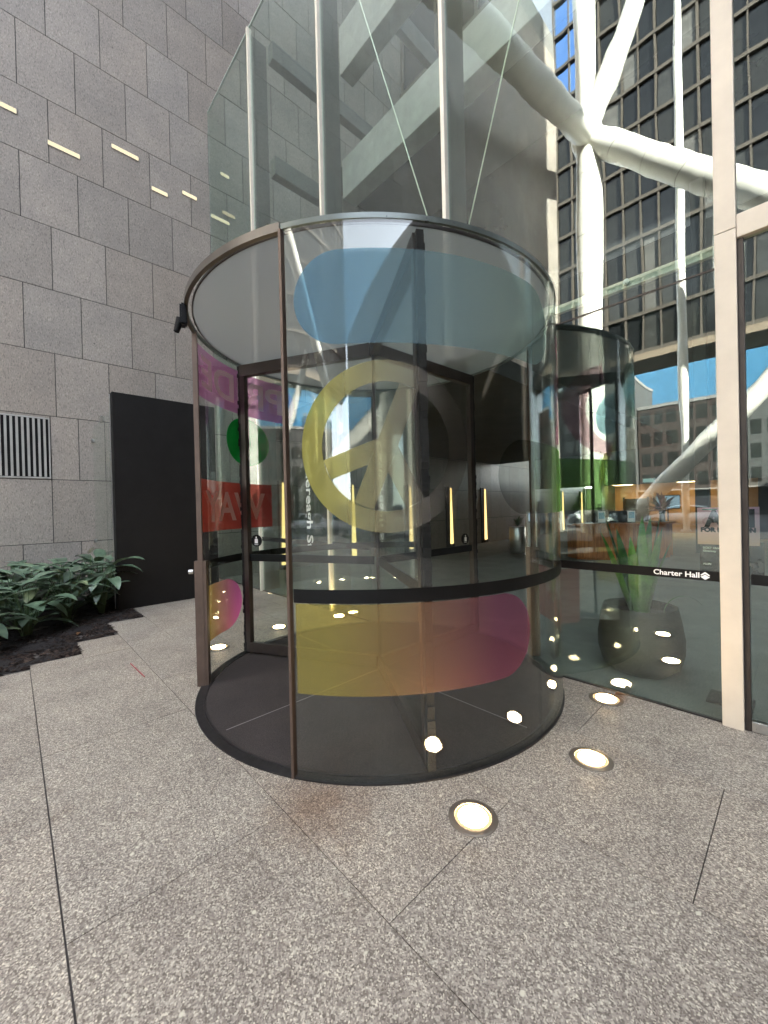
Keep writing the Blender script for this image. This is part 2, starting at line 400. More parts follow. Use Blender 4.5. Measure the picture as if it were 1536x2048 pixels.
ch_ = chips.build('bark_mulch', leafmat('bark_chip', (.012, .009, .008), (.03, .022, .018), .9, .2)); ch_['kind'] = 'stuff'
struct(MB().box(WX, 8, FW+.012, 26, -.02, 0).build('lobby_floor', LOBBYF))

# stone clad wall (one block, courses of slabs on a dark backing)
wall = thing('stone_wall', (WX, 0, 0), 'tall grey granite clad building wall with staggered slabs left of the glass entrance', 'wall')
aw = At(wall)
cl = MB(); HC = 1.1434; gp = .006
for i in range(-1, 22):
    z0 = 1.031+HC*i; z1 = z0+HC
    if i == -1: z0 = -.05
    off = .245 if i % 2 else .65
    if i in (0, 1): off = .56
    if i == -1: off = .15
    y = -15.55; ys = [-15.55]
    k = math.ceil((-15.4-off)/.81)
    while off+.81*k < 26: ys.append(off+.81*k); k += 1
    ys.append(26)
    if i == 1: ys = sorted(ys+[.962])
    for a, b in zip(ys, ys[1:]):
        cl.tone = tone(.085, .02); cl.box(WX-.05, WX+random.uniform(-.0012, .0012), a+gp, b-gp, z0+gp, z1-gp)
aw(cl, 'cladding', STONE)
aw(MB().box(WX-26, WX-.012, -15.54, 26, -.3, 26), 'core', simple('joint_backing', (.03, .028, .028), .9))  # dark backing visible in the gaps between slabs
aw(MB().box(WX-26, WX-.002, -15.5, 26, 26.01, 27.5), 'upper_storeys', CONC_D)

# vent
vt = thing('vent_grille', (WX, .1, 2.2), 'dark slotted vent with pale vertical bars set in the stone wall', 'vent'); av = At(vt)
av(MB().box(WX+.002, WX+.006, -.7, .53, 2.215, 3.25), 'backing', BLACK)
bars = MB(); y = -.7
while y < .52: bars.bbox(WX+.0065, WX+.022, y, y+.034, 2.22, 3.245, .002); y += .0725
av(bars, 'bars', CONC)
av(MB().box(WX+.002, WX+.014, -.7, .55, 3.25, 3.275).box(WX+.002, WX+.014, -.7, .55, 2.19, 2.215).box(WX+.002, WX+.014, .53, .55, 2.215, 3.25), 'frame', CONC)

# glowing strips added to imitate dashes of reflected light on the wall
spots = [(.12, 8.53, .22, 'glowing strip imitating a light dash high on the stone wall at the far left edge'), (.87, 8.26, .46, 'long glowing strip imitating a light dash on the stone wall, left of a matching pair'),
         (1.84, 8.79, .46, 'long glowing strip imitating a light dash on the stone wall, right and upper of a matching pair'), (2.45, 8.33, .3, 'short glowing strip imitating a light dash on the stone wall left of the glass edge'),
         (3.05, 8.56, .3, 'thin glowing strip imitating a light dash on the stone wall just outside the glass edge'), (3.85, 9.45, .2, 'small glowing strip imitating a light dash on the stone wall behind the corner glass pane, uppermost'),
         (3.72, 8.35, .42, 'glowing strip imitating a light dash on the stone wall behind the corner glass pane, lower one')]
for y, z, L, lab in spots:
    t = thing('light_dash', (WX, y, z), lab, 'lamp', 'imitated light dashes on the stone wall'); a = At(t)
    a(MB().bbox(WX+.001, WX+.012, y-L/2-.012, y+L/2+.012, z-.05, z+.05, .004), 'dash_plate', simple('dash_backing', (.3, .28, .25), .5))
    a(MB().box(WX+.0121, WX+.014, y-L/2, y+L/2, z-.038, z+.038), 'lens', DASH)

# black panel and glass screen
pn = thing('black_panel', (-7.5, 1.95, 0), 'tall matt black slab door panel standing beside the planter', 'panel'); ap = At(pn)
ap(MB().bbox(-7.58, -7.43, 1.20, 2.78, 0, 3.45, .006), 'slab', BLKPANEL)
ap(MB().bbox(-7.60, -7.581, 1.19, 1.215, 0, 3.44, .003), 'edge_trim', STEEL)
gs = thing('glass_screen', (-8.4, 1.17, 0), 'clear glass screen between the stone wall and the black panel', 'screen'); ag = At(gs)
ag(MB().box(-9.2, -7.605, 1.165, 1.177, .01, 3.15), 'pane', GLASS_W)
for q in ((-8.3, -8.1, 1.15, 1.192, 3.1, 3.19), (-9.28, -9.2, 1.15, 1.192, 1.0, 1.06), (-9.28, -9.2, 1.15, 1.192, 2.9, 2.96)): ag(MB().bbox(*q, .005), 'bracket', STEEL)

# ================================================================== CURTAIN WALL
cw = thing('curtain_wall', (-4, FW, 0), 'tall glass curtain wall with cream mullions above and beside the drum door', 'glass wall'); ac = At(cw)
MX = [-7.12, -4.86, -2.60, -.335]
ZT = 10.66
e = .032
panes = [(WX+.01, MX[0]-e, .012, ZT), (MX[0]+e, MX[1]-e, .012, ZT), (MX[1]+e, MX[2]-e, 3.125, ZT), (MX[2]+e, MX[3]-.056, 3.125, ZT),
         (MX[1]+e, -3.97, .012, 3.118), (-1.5, MX[3]-.056, 3.0725, 3.1235), (-1.52, MX[3]-.056, .012, 3.058), (MX[3]+.056, 1.87, 3.36, ZT), (MX[3]+.09, 1.87, .075, 3.2)]
for x0, x1, z0, z1 in panes:
    ac(MB().box(x0, x1, FW-.006, FW+.006, z0, z1), 'glass_pane', GLASS_F)
for i, x in enumerate(MX):
    hw = .055 if i == 3 else .03
    z0 = 0 if i in (0, 1, 3) else 3.12
    if i != 3: mu = ac(MB().bbox(x-hw*.8, x+hw*.8, FW-.05, FW+.02, z0, ZT, .004), 'mullion', CREAM2)
    elif i == 3:
        mu = ac(MB().bbox(x-hw, x+hw, FW-.05, FW+.02, 0, 3.262, .004).bbox(x-hw, x+hw, FW-.05, FW+.02, 3.266, ZT, .004), 'mullion', CREAM)
    ac(MB().box(x-.02, x+.02, FW+.021, FW+.34, max(z0, .0), ZT-.1), 'fin', FINM, parent=None)
ac(MB().bbox(WX+.01, 2.6, FW-.012, FW+.012, ZT+.001, ZT+.03, .004), 'top_edge', simple('glass_edge_trim', (.55, .62, .58), .4))
ac(MB().box(-1.52, MX[3]-.056, FW-.007, FW+.009, 3.06, 3.071), 'transom', BRONZE_D)
ac(MB().bbox(-1.9, MX[3]-.056, FW+.05, FW+.09, 3.185, 3.25, .004), 'inner_rail', simple('pale_rail', (.56, .53, .44), .5))
ac(MB().tube((-.925, FW+.02, 3.22), (-.925, FW+.049, 3.22), .022, n=24).tube((-.925, FW+.012, 3.22), (-.925, FW+.0195, 3.22), .009, n=12), 'detector', WHITEM)
ac(MB().bbox(MX[3]+.056, 2.6, FW-.04, FW+.03, 3.2, 3.35, .005), 'door_header', CREAM)
ac(MB().bbox(MX[3]+.056, MX[3]+.088, FW-.02, FW+.05, .0, 3.198, .003), 'door_jamb', BRONZE_D)
ac(MB().bbox(MX[3]+.09, 2.6, FW-.025, FW+.03, .004, .07, .003), 'door_sill', STEEL)
ac(MB().box(-1.52, 1.87, FW-.012, FW+.012, 0, .0115).box(WX+.01, -3.97, FW-.012, FW+.012, 0, .0115), 'base_channel', RUBBER)
band = ac(MB().box(-1.52, MX[3]-.057, FW-.0085, FW-.0068, .955, 1.022).box(MX[3]+.095, 1.87, FW-.0085, FW-.0068, .955, 1.022), 'sight_band', BLACK)
ac(MB().box(MX[0]+e+.002, MX[1]-e-.002, FW-.0085, FW-.0068, .955, 1.03).box(MX[1]+e+.002, -3.97, FW-.0085, FW-.0068, .955, 1.03), 'sight_band', BLACK)
t = flat(text_mesh('Charter Hall', .052, .0011, sx=1.0), lambda x, y: (-.775+x, FW-.0095, .972+y))
wmax = max(v[0] for v in t.v); k = (-.503+.775)/(wmax+.775)
t.v = [(-.775+(x+.775)*k, y, z) for x, y, z in t.v]
ac(t, 'lettering', WHITE, parent=None)
dm = MB(); cx, cz, q = -.472, .989, .0265
dm.add([(cx-q, FW-.0095, cz+.004), (cx, FW-.0095, cz+q), (cx+q, FW-.0095, cz+.004), (cx+q*.76, FW-.0095, cz-.002), (cx, FW-.0095, cz+.013), (cx-q*.76, FW-.0095, cz-.002)], [(0, 1, 2, 3, 4), (0, 4, 5)])
dm.add([(cx-q*.95, FW-.0095, cz-.004), (cx-q*.72, FW-.0095, cz-.0065), (cx, FW-.0095, cz+.0085), (cx+q*.72, FW-.0095, cz-.0065), (cx+q*.95, FW-.0095, cz-.004), (cx+q*.9, FW-.0095, cz-.011), (cx, FW-.0095, cz-q*1.1), (cx-q*.9, FW-.0095, cz-.011)], [(0, 1, 2, 7), (2, 3, 4, 5), (2, 5, 6, 7)])
ac(dm, 'logo', WHITE)
tv = text_mesh('Castlereagh St', .30, .006); wl = max(p[0] for p in text_mesh('Castl', .30, .006)[0])
ac(flat(tv, lambda x, y: (-5.50+y*.8, FW-.0105, 2.03+wl-x)), 'street_lettering', WHITE)

# stay cables
for p, q, lab in (((-4.75, 4.2, 9.6), (-3.30, 4.2, 4.95), 'thin steel stay cable sloping down right behind the upper glass'),
                  ((-1.95, 4.2, 7.5), (-2.95, 4.2, 4.55), 'thin steel stay cable sloping down left behind the upper glass')):
    d = (Vector(q)-Vector(p)); q2 = Vector(q)+d*.12; p2 = Vector(p)-d*.35
    o = MB().tube((0, 0, 0), tuple(p2-q2), .0085, n=10).tube((0, 0, 0), tuple((p2-q2).normalized()*.3), .014, n=10).build('stay_cable', simple('cable_steel', (.7, .68, .55), .35, .8), smooth=40)
    o.location = q2; tag(o, lab, 'cable', 'stay cables behind the upper glass')

# ================================================================== REVOLVING DOOR
dd = thing('revolving_door', (DX, DY, 0), 'large round glass revolving door drum with bronze posts and coloured film graphics', 'revolving door'); ad = At(dd)
ad(MB().lathe([(1.5, .0005), (1.5, .006)], (DX, DY, 0), 96), 'entrance_mat', MAT)
rim = ad(MB().arc(DX, DY, 1.5005, 1.515, 0, 360, .0005, .011).arc(DX, DY, 1.5155, 1.575, 0, 360, .0005, .009), 'floor_rim', RUBBER, 30)
ad(MB().box(DX-1.45, DX+1.45, DY-.003, DY+.003, .0062, .0075).box(DX-.003, DX+.003, DY-1.45, DY+1.45, .0062, .0072), 'mat_seam', simple('seam_trim', (.22, .2, .19), .5))
# curved panes
for a0, a1 in ((-60.2, -1.0), (-.8, 54.2), (119.8, 178), (178.2, 236.2)):
    ad(MB().arc(DX, DY, DR-.006, DR+.006, a0, a1, .012, 3.07, 1.5), 'curved_glass', GLASS_C, 30)
def post(a, w, r0, r1, z0, z1, mb=None):
    mb = mb or MB(); da = math.degrees(w/DR/2); return mb.arc(DX, DY, r0, r1, a-da, a+da, z0, z1, 1)
for a, lab in ((-61, None), (55, None), (119, None), (237, None)):
    p = ad(post(a, .016 if a == -61 else .03, DR-.02, DR+.02, .004, 3.07), 'door_post', BRONZE)
    if a in (237, 55):
        b = ad(post(a-1 if a == 237 else a+1, .075, DR-.045, DR+.05, .004, 1.09), 'post_casing', BRONZE, parent=None)
        k = R(a); ad(MB().tube((DX+(DR+.06)*cos(k), DY+(DR+.06)*sin(k), 1.0), (DX+(DR+.095)*cos(k), DY+(DR+.095)*sin(k), 1.0), .02, n=16), 'knob', STEEL, 40)
ad(MB().arc(DX, DY, DR+.007, DR+.012, 233.5, 235.8, 1.22, 1.33, 1), 'card_reader', simple('reader_plate', (.35, .27, .17), .5))
ad(MB().arc(DX, DY, DR-.008, DR+.01, 0, 360, 3.072, 3.102), 'canopy_ring', simple('ring_edge', (.13, .15, .14), .3, .4), 30)
ad(MB().arc(DX, DY, DR-.01, DR+.018, -123, -61, 3.058, 3.0715).arc(DX, DY, DR+.0105, DR+.018, -123, -61, 3.0715, 3.108), 'canopy_fascia', simple('fascia_grey', (.13, .115, .1), .35, .5), 30)
ad(MB().lathe([(DR-.045, 3.075), (DR-.045, 3.088)], (DX, DY, 0), 96), 'canopy_roof', ROOFG)
ad(MB().arc(DX, DY, DR-.044, DR-.036, 0, 360, 3.074, 3.092), 'roof_edge', BRONZE_D, 30)
k = R(-106); c, s_ = cos(k), sin(k)
sm = MB(); base = (DX+(DR+.022)*c, DY+(DR+.022)*s_)
bm = bmesh.new(); bmesh.ops.create_cube(bm, size=1)
for v in bm.verts: v.co = Vector((v.co.x*.05, v.co.y*.09, v.co.z*.16))
bmesh.ops.bevel(bm, geom=list(bm.edges), offset=.012, segments=2, affect='EDGES')
bmesh.ops.rotate(bm, cent=(0, 0, 0), matrix=Matrix.Rotation(k, 3, 'Z'), verts=bm.verts); bmesh.ops.translate(bm, vec=(base[0], base[1], 2.99), verts=bm.verts); sm.bm(bm)
sm.tube((base[0]+.02*c, base[1]+.02*s_, 2.96), (base[0]+.05*c, base[1]+.05*s_, 2.86), .03, .02, 14)
ad(sm, 'motion_sensor', BLACK)
# sight bands on the curved glass
for a0, a1 in ((-60, 54), (120, 236)): ad(MB().arc(DX, DY, DR+.0068, DR+.0085, a0, a1, .99, 1.066, 1.5), 'sight_band', BLACK, 30)

# wings
axis = ad(MB().lathe([(.018, .02), (.018, 3.06)], (DX, DY, 0), 16), 'axis', BRONZE_D)
WBR = simple('wing_bronze', (.042, .03, .025), .45, .3, .15, 8)
def wing(a, z_st, r_st):
    k = R(a); u = Vector((cos(k), sin(k), 0)); n = Vector((-sin(k), cos(k), 0))
    def wb(mb, r0, r1, t, z0, z1):
        o = Vector((DX, DY, 0)); P = []
        for z in (z0, z1):
            for r, q in ((r0, -t), (r1, -t), (r1, t), (r0, t)): P.append(tuple(o+u*r+n*q+Vector((0, 0, z))))
        return mb.add(P, [(0, 3, 2, 1), (4, 5, 6, 7), (0, 1, 5, 4), (1, 2, 6, 5), (2, 3, 7, 6), (3, 0, 4, 7)])
    m = MB(); wb(m, .03, 1.50, .034, 2.935, 3.05); wb(m, .03, 1.50, .024, .025, .125)
    fr = ad(m, 'wing_frame', WBR)
    m = MB(); wb(m, 1.448, 1.50, .031, .1255, 2.9345); ad(m, 'wing_stile', WBR)
    m = MB()
    random.seed(int(a))
    for i in range(75):
        z = .03+3.02*i/75; wb(m, 1.5005, 1.535+random.uniform(-.006, .01), .02+random.uniform(0, .005), z, z+.0395)
    ad(m, 'brush_seal', BRUSH)
    m = MB(); wb(m, .032, 1.4515, .005, .126, 2.934); ad(m, 'wing_glass', GLASS_W)
    m = MB(); wb(m, .04, 1.45, .0062, .985, 1.06); ad(m, 'wing_band', BLACK)
    for sgn in (-1, 1):
        def at(x, z, d): o = Vector((DX, DY, 0))+u*(r_st+x)+n*(sgn*d); return (o.x, o.y, z_st+z)
        d = MB().add([at(0, 0, .0065)]+[at(.062*cos(t*pi/16), .062*sin(t*pi/16), .0065) for t in range(32)], [(0, i+1, (i+1) % 32+1) for i in range(32)])
        ad(d, 'sticker', BLACK)
        ic = []
        for t in range(17): ic.append((.02*cos(pi*t/16), .012+.012*sin(pi*t/16)))
        ic += [(-.02, -.026), (.02, -.026)]
        hd = [(.009*cos(t*pi/8), .036+.009*sin(t*pi/8)) for t in range(16)]
        d = MB().add([at(x, z, .0072) for x, z in ic], [tuple(range(len(ic)))]).add([at(x, z, .0072) for x, z in hd], [tuple(range(16))])
        d.add([at(x, z, .0072) for x, z in ((-.026, -.037), (.026, -.037), (.026, -.034), (-.026, -.034))], [(0, 1, 2, 3)]).add([at(x, z, .0072) for x, z in ((-.02, -.044), (.02, -.044), (.02, -.041), (-.02, -.041))], [(0, 1, 2, 3)])
        ad(d, 'sticker_figure', WHITE)
wing(207, 1.2, 1.36); wing(328, 1.24, 1.385); wing(88, 1.135, 1.33)
random.seed(11)

# colour films on the curved glass; (s, z) with s measured along the arc from an angle
def lerp(a, b, t): t = max(0, min(1, t)); return tuple(x+(y-x)*t for x, y in zip(a, b))
class Film:
    def __init__(s, a0, colf, off=.0092): s.a0 = a0; s.colf = colf; s.mb = MB(); s.r = DR+off
    def pt(s, q): a = R(s.a0)+q[0]/DR; return (DX+s.r*cos(a), DY+s.r*sin(a), q[1])
    def poly(s, pts2, faces):
        for q in pts2: s.mb.v.append(s.pt(q)); s.mb.t.append(s.colf(q))
        k = len(s.mb.v)-len(pts2); s.mb.f += [tuple(i+k for i in f) for f in faces]
    def strip(s, lo, hi, s0, s1, n=60):
        P = []; F = []
        for i in range(n+1):
            x = s0+(s1-s0)*i/n; P += [(x, lo(x)), (x, hi(x))]
            if i: F.append((2*i-2, 2*i, 2*i+1, 2*i-1))
        s.poly(P, F)
    def pill(s, s0, s1, z0, z1, round0=True, round1=True, n=72):
        h = (z1-z0)/2; zc = (z0+z1)/2
        def half(x):
            if round0 and x < s0+h: d = s0+h-x; return math.sqrt(max(1e-6, h*h-d*d))
            if round1 and x > s1-h: d = x-(s1-h); return math.sqrt(max(1e-6, h*h-d*d))
            return h
        xs = []
        if round0: xs += [s0+h-h*cos(pi/2*i/14) for i in range(14)]
        xs += [(s0+(h if round0 else 0))+(s1-s0-(h if round0 else 0)-(h if round1 else 0))*i/40 for i in range(41)]
        if round1: xs += [s1-h+h*sin(pi/2*i/14) for i in range(1, 15)]
        P = []; F = []
        for i, x in enumerate(xs):
            P += [(x, zc-half(x)), (x, zc+half(x))]
            if i: F.append((2*i-2, 2*i, 2*i+1, 2*i-1))
        s.poly(P, F)
    def text(s, txt, size, x, z, bold, sx, width):
        v, f = text_mesh(txt, size, bold, sx=sx); mx = max(p[0] for p in v); k = width/mx
        # break long edges so letters follow the curve
        bm = bmesh.new(); vv = [bm.verts.new((p[0]*k, p[1], 0)) for p in v]
        for q in f:
            try: bm.faces.new([vv[i] for i in q])
            except ValueError: pass
        bmesh.ops.triangulate(bm, faces=bm.faces); bmesh.ops.subdivide_edges(bm, edges=[e for e in bm.edges if e.calc_length() > .06], cuts=2, use_grid_fill=True)
        bmesh.ops.triangulate(bm, faces=bm.faces); bm.verts.index_update()
        s.poly([(x+q.co.x, z+q.co.y) for q in bm.verts], [[q.index for q in fc.verts] for fc in bm.faces]); bm.free()
    def done(s, name, label):
        o = ad(s.mb, name, FILM, label=label); solid(o, .0012); return o
def grad(c0, c1, s0, s1, a=.55, a1=None): return lambda q: (*lerp(c0, c1, (q[0]-s0)/(s1-s0)), a if a1 is None else a+(a1-a)*max(0, min(1, (q[0]-s0)/(s1-s0))))
d2s = lambda a, a0: R(a-a0)*DR
# front right side, measured from the entrance post at -60 degrees
F0 = -60
f = Film(F0, grad((.40, .60, .74), (.60, .72, .69), .15, 1.3, .24, .14)); f.pill(d2s(-58.3, F0), d2s(6, F0), 2.40, 2.91); f.done('blue_film', 'blue to teal frosted pill film at the top of the front glass')
def peace(q): return (*lerp((.70, .66, .24), (.84, .80, .75), (q[0]-.14)/.62),   .38-.37*max(0, min(1, (q[0]-.16)/.72)))
f = Film(F0, peace); pc, pz, r1, r0 = d2s(-40.1, F0), 1.84, .468, .352
P = []; Fc = []; N = 96
for i in range(N):
    t = 2*pi*i/N; P += [(pc+r0*cos(t), pz+r0*sin(t)), (pc+r1*cos(t), pz+r1*sin(t))]; Fc.append((2*i, 2*i+1, 2*((i+1) % N)+1, 2*((i+1) % N)))
f.poly(P, Fc)
h = .056; tilt = R(-22)
def rot(x, y): return (pc+x*cos(tilt)-y*sin(tilt), pz+x*sin(tilt)+y*cos(tilt))
L = math.sqrt(r0*r0-h*h)-.001
def bar(pts, n=10):
    (a, b, c, d) = pts; PP = []; FF = []
    for i in range(n+1):
        t = i/n; PP += [tuple(a[j]+(d[j]-a[j])*t for j in (0, 1)), tuple(b[j]+(c[j]-b[j])*t for j in (0, 1))]
        if i: FF.append((2*i-2, 2*i-1, 2*i+1, 2*i))
    f.poly([rot(*p) for p in PP], FF)
bar([(-h, L), (h, L), (h, -L), (-h, -L)], 14)
for sg in (-1, 1):
    al = R(48); dx, dy = sg*sin(al), -cos(al); nx_, ny_ = -dy, dx
    if sg < 0: nx_, ny_ = dy, -dx
    # start each arm on the side of the stem
    def onstem(o): t = (sg*(h+.001)-nx_*o)/dx; return (nx_*o+dx*t, ny_*o+dy*t)
    a_, b_ = onstem(-h), onstem(h)
    bar([a_, b_, (nx_*h+dx*L, ny_*h+dy*L), (-nx_*h+dx*L, -ny_*h+dy*L)], 8)
f.done('peace_film', 'olive yellow frosted peace sign film on the front glass')
f = Film(F0, grad((.66, .68, .66), (.45, .74, .30), d2s(0, F0), d2s(18, F0), .0, .42)); f.pill(d2s(-15, F0), d2s(37, F0), 1.45, 1.91, True, False); f.done('green_film', 'dark to green frosted pill film at the right of the drum')
f = Film(F0, grad((.80, .71, .30), (.56, .27, .40), .2, 1.2, .22, .14)); f.pill(d2s(-60, F0)+.012, d2s(-5.5, F0), .485, .985, False); f.done('pink_film', 'yellow to pink frosted film at the foot of the front glass')
f = Film(F0, lambda q: (.75, .38, .36, .35)); f.strip(lambda x: .45, lambda x: .93, d2s(30, F0), d2s(52, F0), 12); f.done('red_film', 'red frosted film low on the inner right glass')
f = Film(F0, lambda q: (.97, .66, .76, .2)); P = []; Fc = []
for i in range(41):
    t = -pi/2+pi*i/40*.93; P += [(d2s(14, F0)+.33*cos(t), 2.36+.29*sin(t)), (d2s(14, F0)+.58*cos(t), 2.36+.42*sin(t))]
    if i: Fc.append((2*i-2, 2*i-1, 2*i+1, 2*i))
f.poly(P, Fc); f.done('rose_film', 'pale rose frosted arc film on the inner right glass')
# left side, measured from 178 degrees, lettering reads from outside
F1 = 178
f = Film(F1, grad((.74, .40, .66), (.68, .34, .58), 0, 1.5, .36)); f.pill(d2s(177, F1), d2s(235.5, F1), 2.56, 3.02, True, False); f.done('purple_film', 'purple frosted pill film on the left glass')
f = Film(F1, lambda q: (.86, .82, .80, .62), -.0085); f.text('PRIDE', .40, .12, 2.66, .008, 1, 1.35); f.done('pride_lettering', 'pale letters on the purple film')
f = Film(F1, lambda q: (.03, .40, .10, .7)); P = [(d2s(202, F1), 2.27)]+[(d2s(202, F1)+.32*cos(t*pi/20), 2.27+.26*sin(t*pi/20)) for t in range(40)]; f.poly(P, [(0, i+1, (i+1) % 40+1) for i in range(40)]); f.done('green_disc_film', 'bright green oval film on the left glass')
f = Film(F1, grad((.52, .16, .16), (.70, .16, .11), .3, 1.45, .42)); f.strip(lambda x: 1.33, lambda x: 1.815, d2s(189.5, F1), d2s(235.8, F1), 30); f.done('red_block_film', 'red frosted block film on the left glass')
f = Film(F1, lambda q: (.74, .66, .62, .55), -.0085); f.text('WAY', .40, d2s(194, F1), 1.43, .008, 1, 1.0); f.done('way_lettering', 'pale letters on the red film')
f = Film(F1, grad((.62, .25, .55), (.75, .62, .15), d2s(210, F1), d2s(232, F1), .55)); f.pill(d2s(207, F1), d2s(235.6, F1), .32, .83, True, False); f.done('lower_left_film', 'pink to yellow frosted film at the foot of the left glass')

# ================================================================== UPLIGHTS
ups = [(-1.114, 1.595, 'round bronze rimmed floor uplight nearest the camera in front of the drum'), (-.876, 2.457, 'round lit floor uplight right of the drum, middle of three'), (-1.06, 3.303, 'round lit floor uplight beside the right glass pane, farthest of three'),
       (-4.50, 1.66, 'round lit floor uplight by the left door post'), (-4.70, 2.51, 'round lit floor uplight seen through the left wing of the door'), (-4.54, 3.36, 'round lit floor uplight behind the door, glowing through the yellow film')]
proto = None
for x, y, lab in ups:
    if proto is None:
        t = thing('floor_uplight', (0, 0, 0), lab, 'floor light', 'uplights set in the paving round the drum'); proto = t
        MB().lathe([(.118, .0008), (.118, .003), (.112, .006), (.088, .006), (.086, .003), (.086, .0012)], n=48, cap=False).build('rim', simple('uplight_rim', (.20, .165, .13), .35, .5), t, 40)
        MB().lathe([(.070, .0046), (.065, .010), (.046, .015), (.0, .018)], n=48, cap=False).build('lens', UPL, t, 40); MB().lathe([(.0855, .0015), (.0855, .0036), (.0702, .0045)], n=48, cap=False).build('lens_edge', UPE, t, 40)
    else:
        t = proto.copy(); C.objects.link(t); t['label'] = lab
        for ch in list(proto.children): c_ = ch.copy(); C.objects.link(c_); c_.parent = t
    t.location = (x, y, 0)

# red straw on paving
o = MB().tube((-.24, -.01, 0), (.24, .01, 0), .004, n=10).build('drinking_straw', simple('red_plastic', (.4, .02, .03), .4), smooth=40); o.location = (-4.44, .86, .0048)
tag(o, 'thin red straw lying on the paving left of the door', 'straw')

# ================================================================== PLANTER PLANTS
def leaf(mb, p, yaw, L, W, lift, droop, n=7, tn=None, fold=.25):
    mb.tone = tn or (1, 1, 1, 1)
    d = Vector((cos(yaw), sin(yaw), 0)); s = Vector((-sin(yaw), cos(yaw), 0)); pos = Vector(p); ang = lift
    vs = []; fs = []
    for i in range(n+1):
        t = i/n; wd = W*(math.sin(pi*min(1, t**.8))**.8)*.5+.002
        dirv = d*cos(ang)+Vector((0, 0, 1))*sin(ang); up = -d*sin(ang)+Vector((0, 0, 1))*cos(ang)
        vs += [pos-s*wd+up*wd*fold, pos, pos+s*wd+up*wd*fold]
        if i: k = 3*i; fs += [(k-3, k-2, k+1, k), (k-2, k-1, k+2, k+1)]
        pos = pos+dirv*(L/n); ang -= droop/n
    mb.add(vs, fs)
rp = random.Random(5)
clumps = [(-6.35, -.35), (-6.1, -1.0), (-6.75, .12), (-7.0, -.5), (-7.15, .55), (-7.55, .05), (-7.45, 1.0), (-7.95, .65), (-8.1, -.3), (-8.5, .5), (-8.55, 1.15), (-7.95, 1.0), (-8.9, -.1), (-7.6, -1.0), (-6.7, -1.5)]
where = ['at the front edge of the planter', 'at the left edge of the photo near the kerb', 'with drooping outer leaves over the soil', 'in the middle of the planter', 'next to the stepped paving', 'in the thick of the planter, partly hidden', 'tucked beside the black panel',
         'behind the front plants below the stone wall', 'in the back row at far left', 'against the stone wall below the vent', 'against the stone wall beside the glass screen', 'below the white flower', 'at the back left against the wall', 'in the left rear of the planter', 'at the far left front corner']
for i, ((x, y), wh) in enumerate(zip(clumps, where)):
    t = thing('leafy_plant', (x, y, 0), f'broad dark leaved plant {wh}', 'plant', 'leafy plants in the planter'); 
    fo = MB(); st = MB()
    for k in range(32):
        yaw = rp.uniform(0, 2*pi); h_ = rp.uniform(.12, .62)*(1+.2*(x < -7)); rr = rp.uniform(.03, .26)
        p = Vector((rr*cos(yaw), rr*sin(yaw), h_)); tn = rp.uniform(.6, 1.35); yel = 1.5 if rp.random() < .06 else 1
        leaf(fo, p, yaw+rp.uniform(-.5, .5), rp.uniform(.33, .54), rp.uniform(.12, .19), rp.uniform(.0, .8), rp.uniform(.5, 1.6), 7, (tn*yel, tn*(1.2 if yel > 1 else 1), tn*.9, 1), rp.uniform(.1, .35))
        st.path([(rr*.15*cos(yaw), rr*.15*sin(yaw), -.02), (rr*.5*cos(yaw), rr*.5*sin(yaw), h_*.6), tuple(p)], .004, 5)
    fo.build('leaves', LEAF, t, 60); st.build('stems', simple('plant_stem', (.05, .09, .03), .5), t)
fl = thing('white_flower', (-7.5, .88, .2), 'single white spathe flower above the planter leaves', 'flower')
m_ = MB(); leaf(m_, (0, 0, .72), .8, .13, .09, 1.2, .5, 7, None, .5); m_.build('spathe', simple('petal_white', (.8, .8, .78), .5), fl, 60)
MB().path([(.0, .0, 0), (.01, .0, .4), (0, 0, .72)], .004, 6).build('stem', simple('flower_stem', (.06, .12, .04), .5), fl)

rl = random.Random(8)
for k, (x, y, wh) in enumerate([(-5.75, -.35, 'on the bark near the paving edge'), (-6.35, .62, 'on the bark by the second paving step'), (-1.02, 3.37, 'on the paving where the drum meets the right glass')]):
    m_ = MB(); leaf(m_, (0, 0, .012), rl.uniform(0, 6), .09, .045, .15, .5, 6, None, .4); o = m_.build('fallen_leaf', simple('dry_leaf', (.16, .075, .03), .8), smooth=60); o.location = (x, y, .008)
    tag(o, f'dry brown fallen leaf lying {wh}', 'leaf', 'fallen leaves')
# ================================================================== LOBBY
pt = thing('potted_plant', (-1.03, 4.12, 0), 'tall snake plant in a rounded charcoal pot behind the right glass', 'potted plant'); a = At(pt)
MB().lathe([(.0, .0), (.22, .0), (.30, .07), (.335, .2), (.338, .33), (.315, .48), (.295, .575), (.29, .582), (.275, .57), (.285, .45)], n=14, cap=False).build('pot', POT, pt, 50)
MB().lathe([(.0, .51), (.27, .505)], n=24, cap=False).build('soil', SOIL, pt)
m_ = MB(); rp = random.Random(3)
for k, (yaw, L, lf) in enumerate([(2.5, .8, 1.32), (3.3, .98, 1.38), (.3, 1.0, 1.5), (.0, .7, 1.38), (3.9, .8, 1.25), (1.2, .9, 1.48), (-.5, .82, 1.4), (4.7, .74, 1.4), (5.3, .9, 1.5)]):
    rr = .07; leaf(m_, (rr*cos(yaw), rr*sin(yaw), .49), yaw, L, rp.uniform(.095, .135), lf, rp.uniform(-.1, .15), 9, (rp.uniform(.7, 1.2),)*3+(1,), .3)
leaf(m_, (.16, .12, .5), .6, .42, .018, 1.45, 2.6, 10, (.5, .5, .5, 1))
m_.build('leaves', SNAKE, pt, 60)

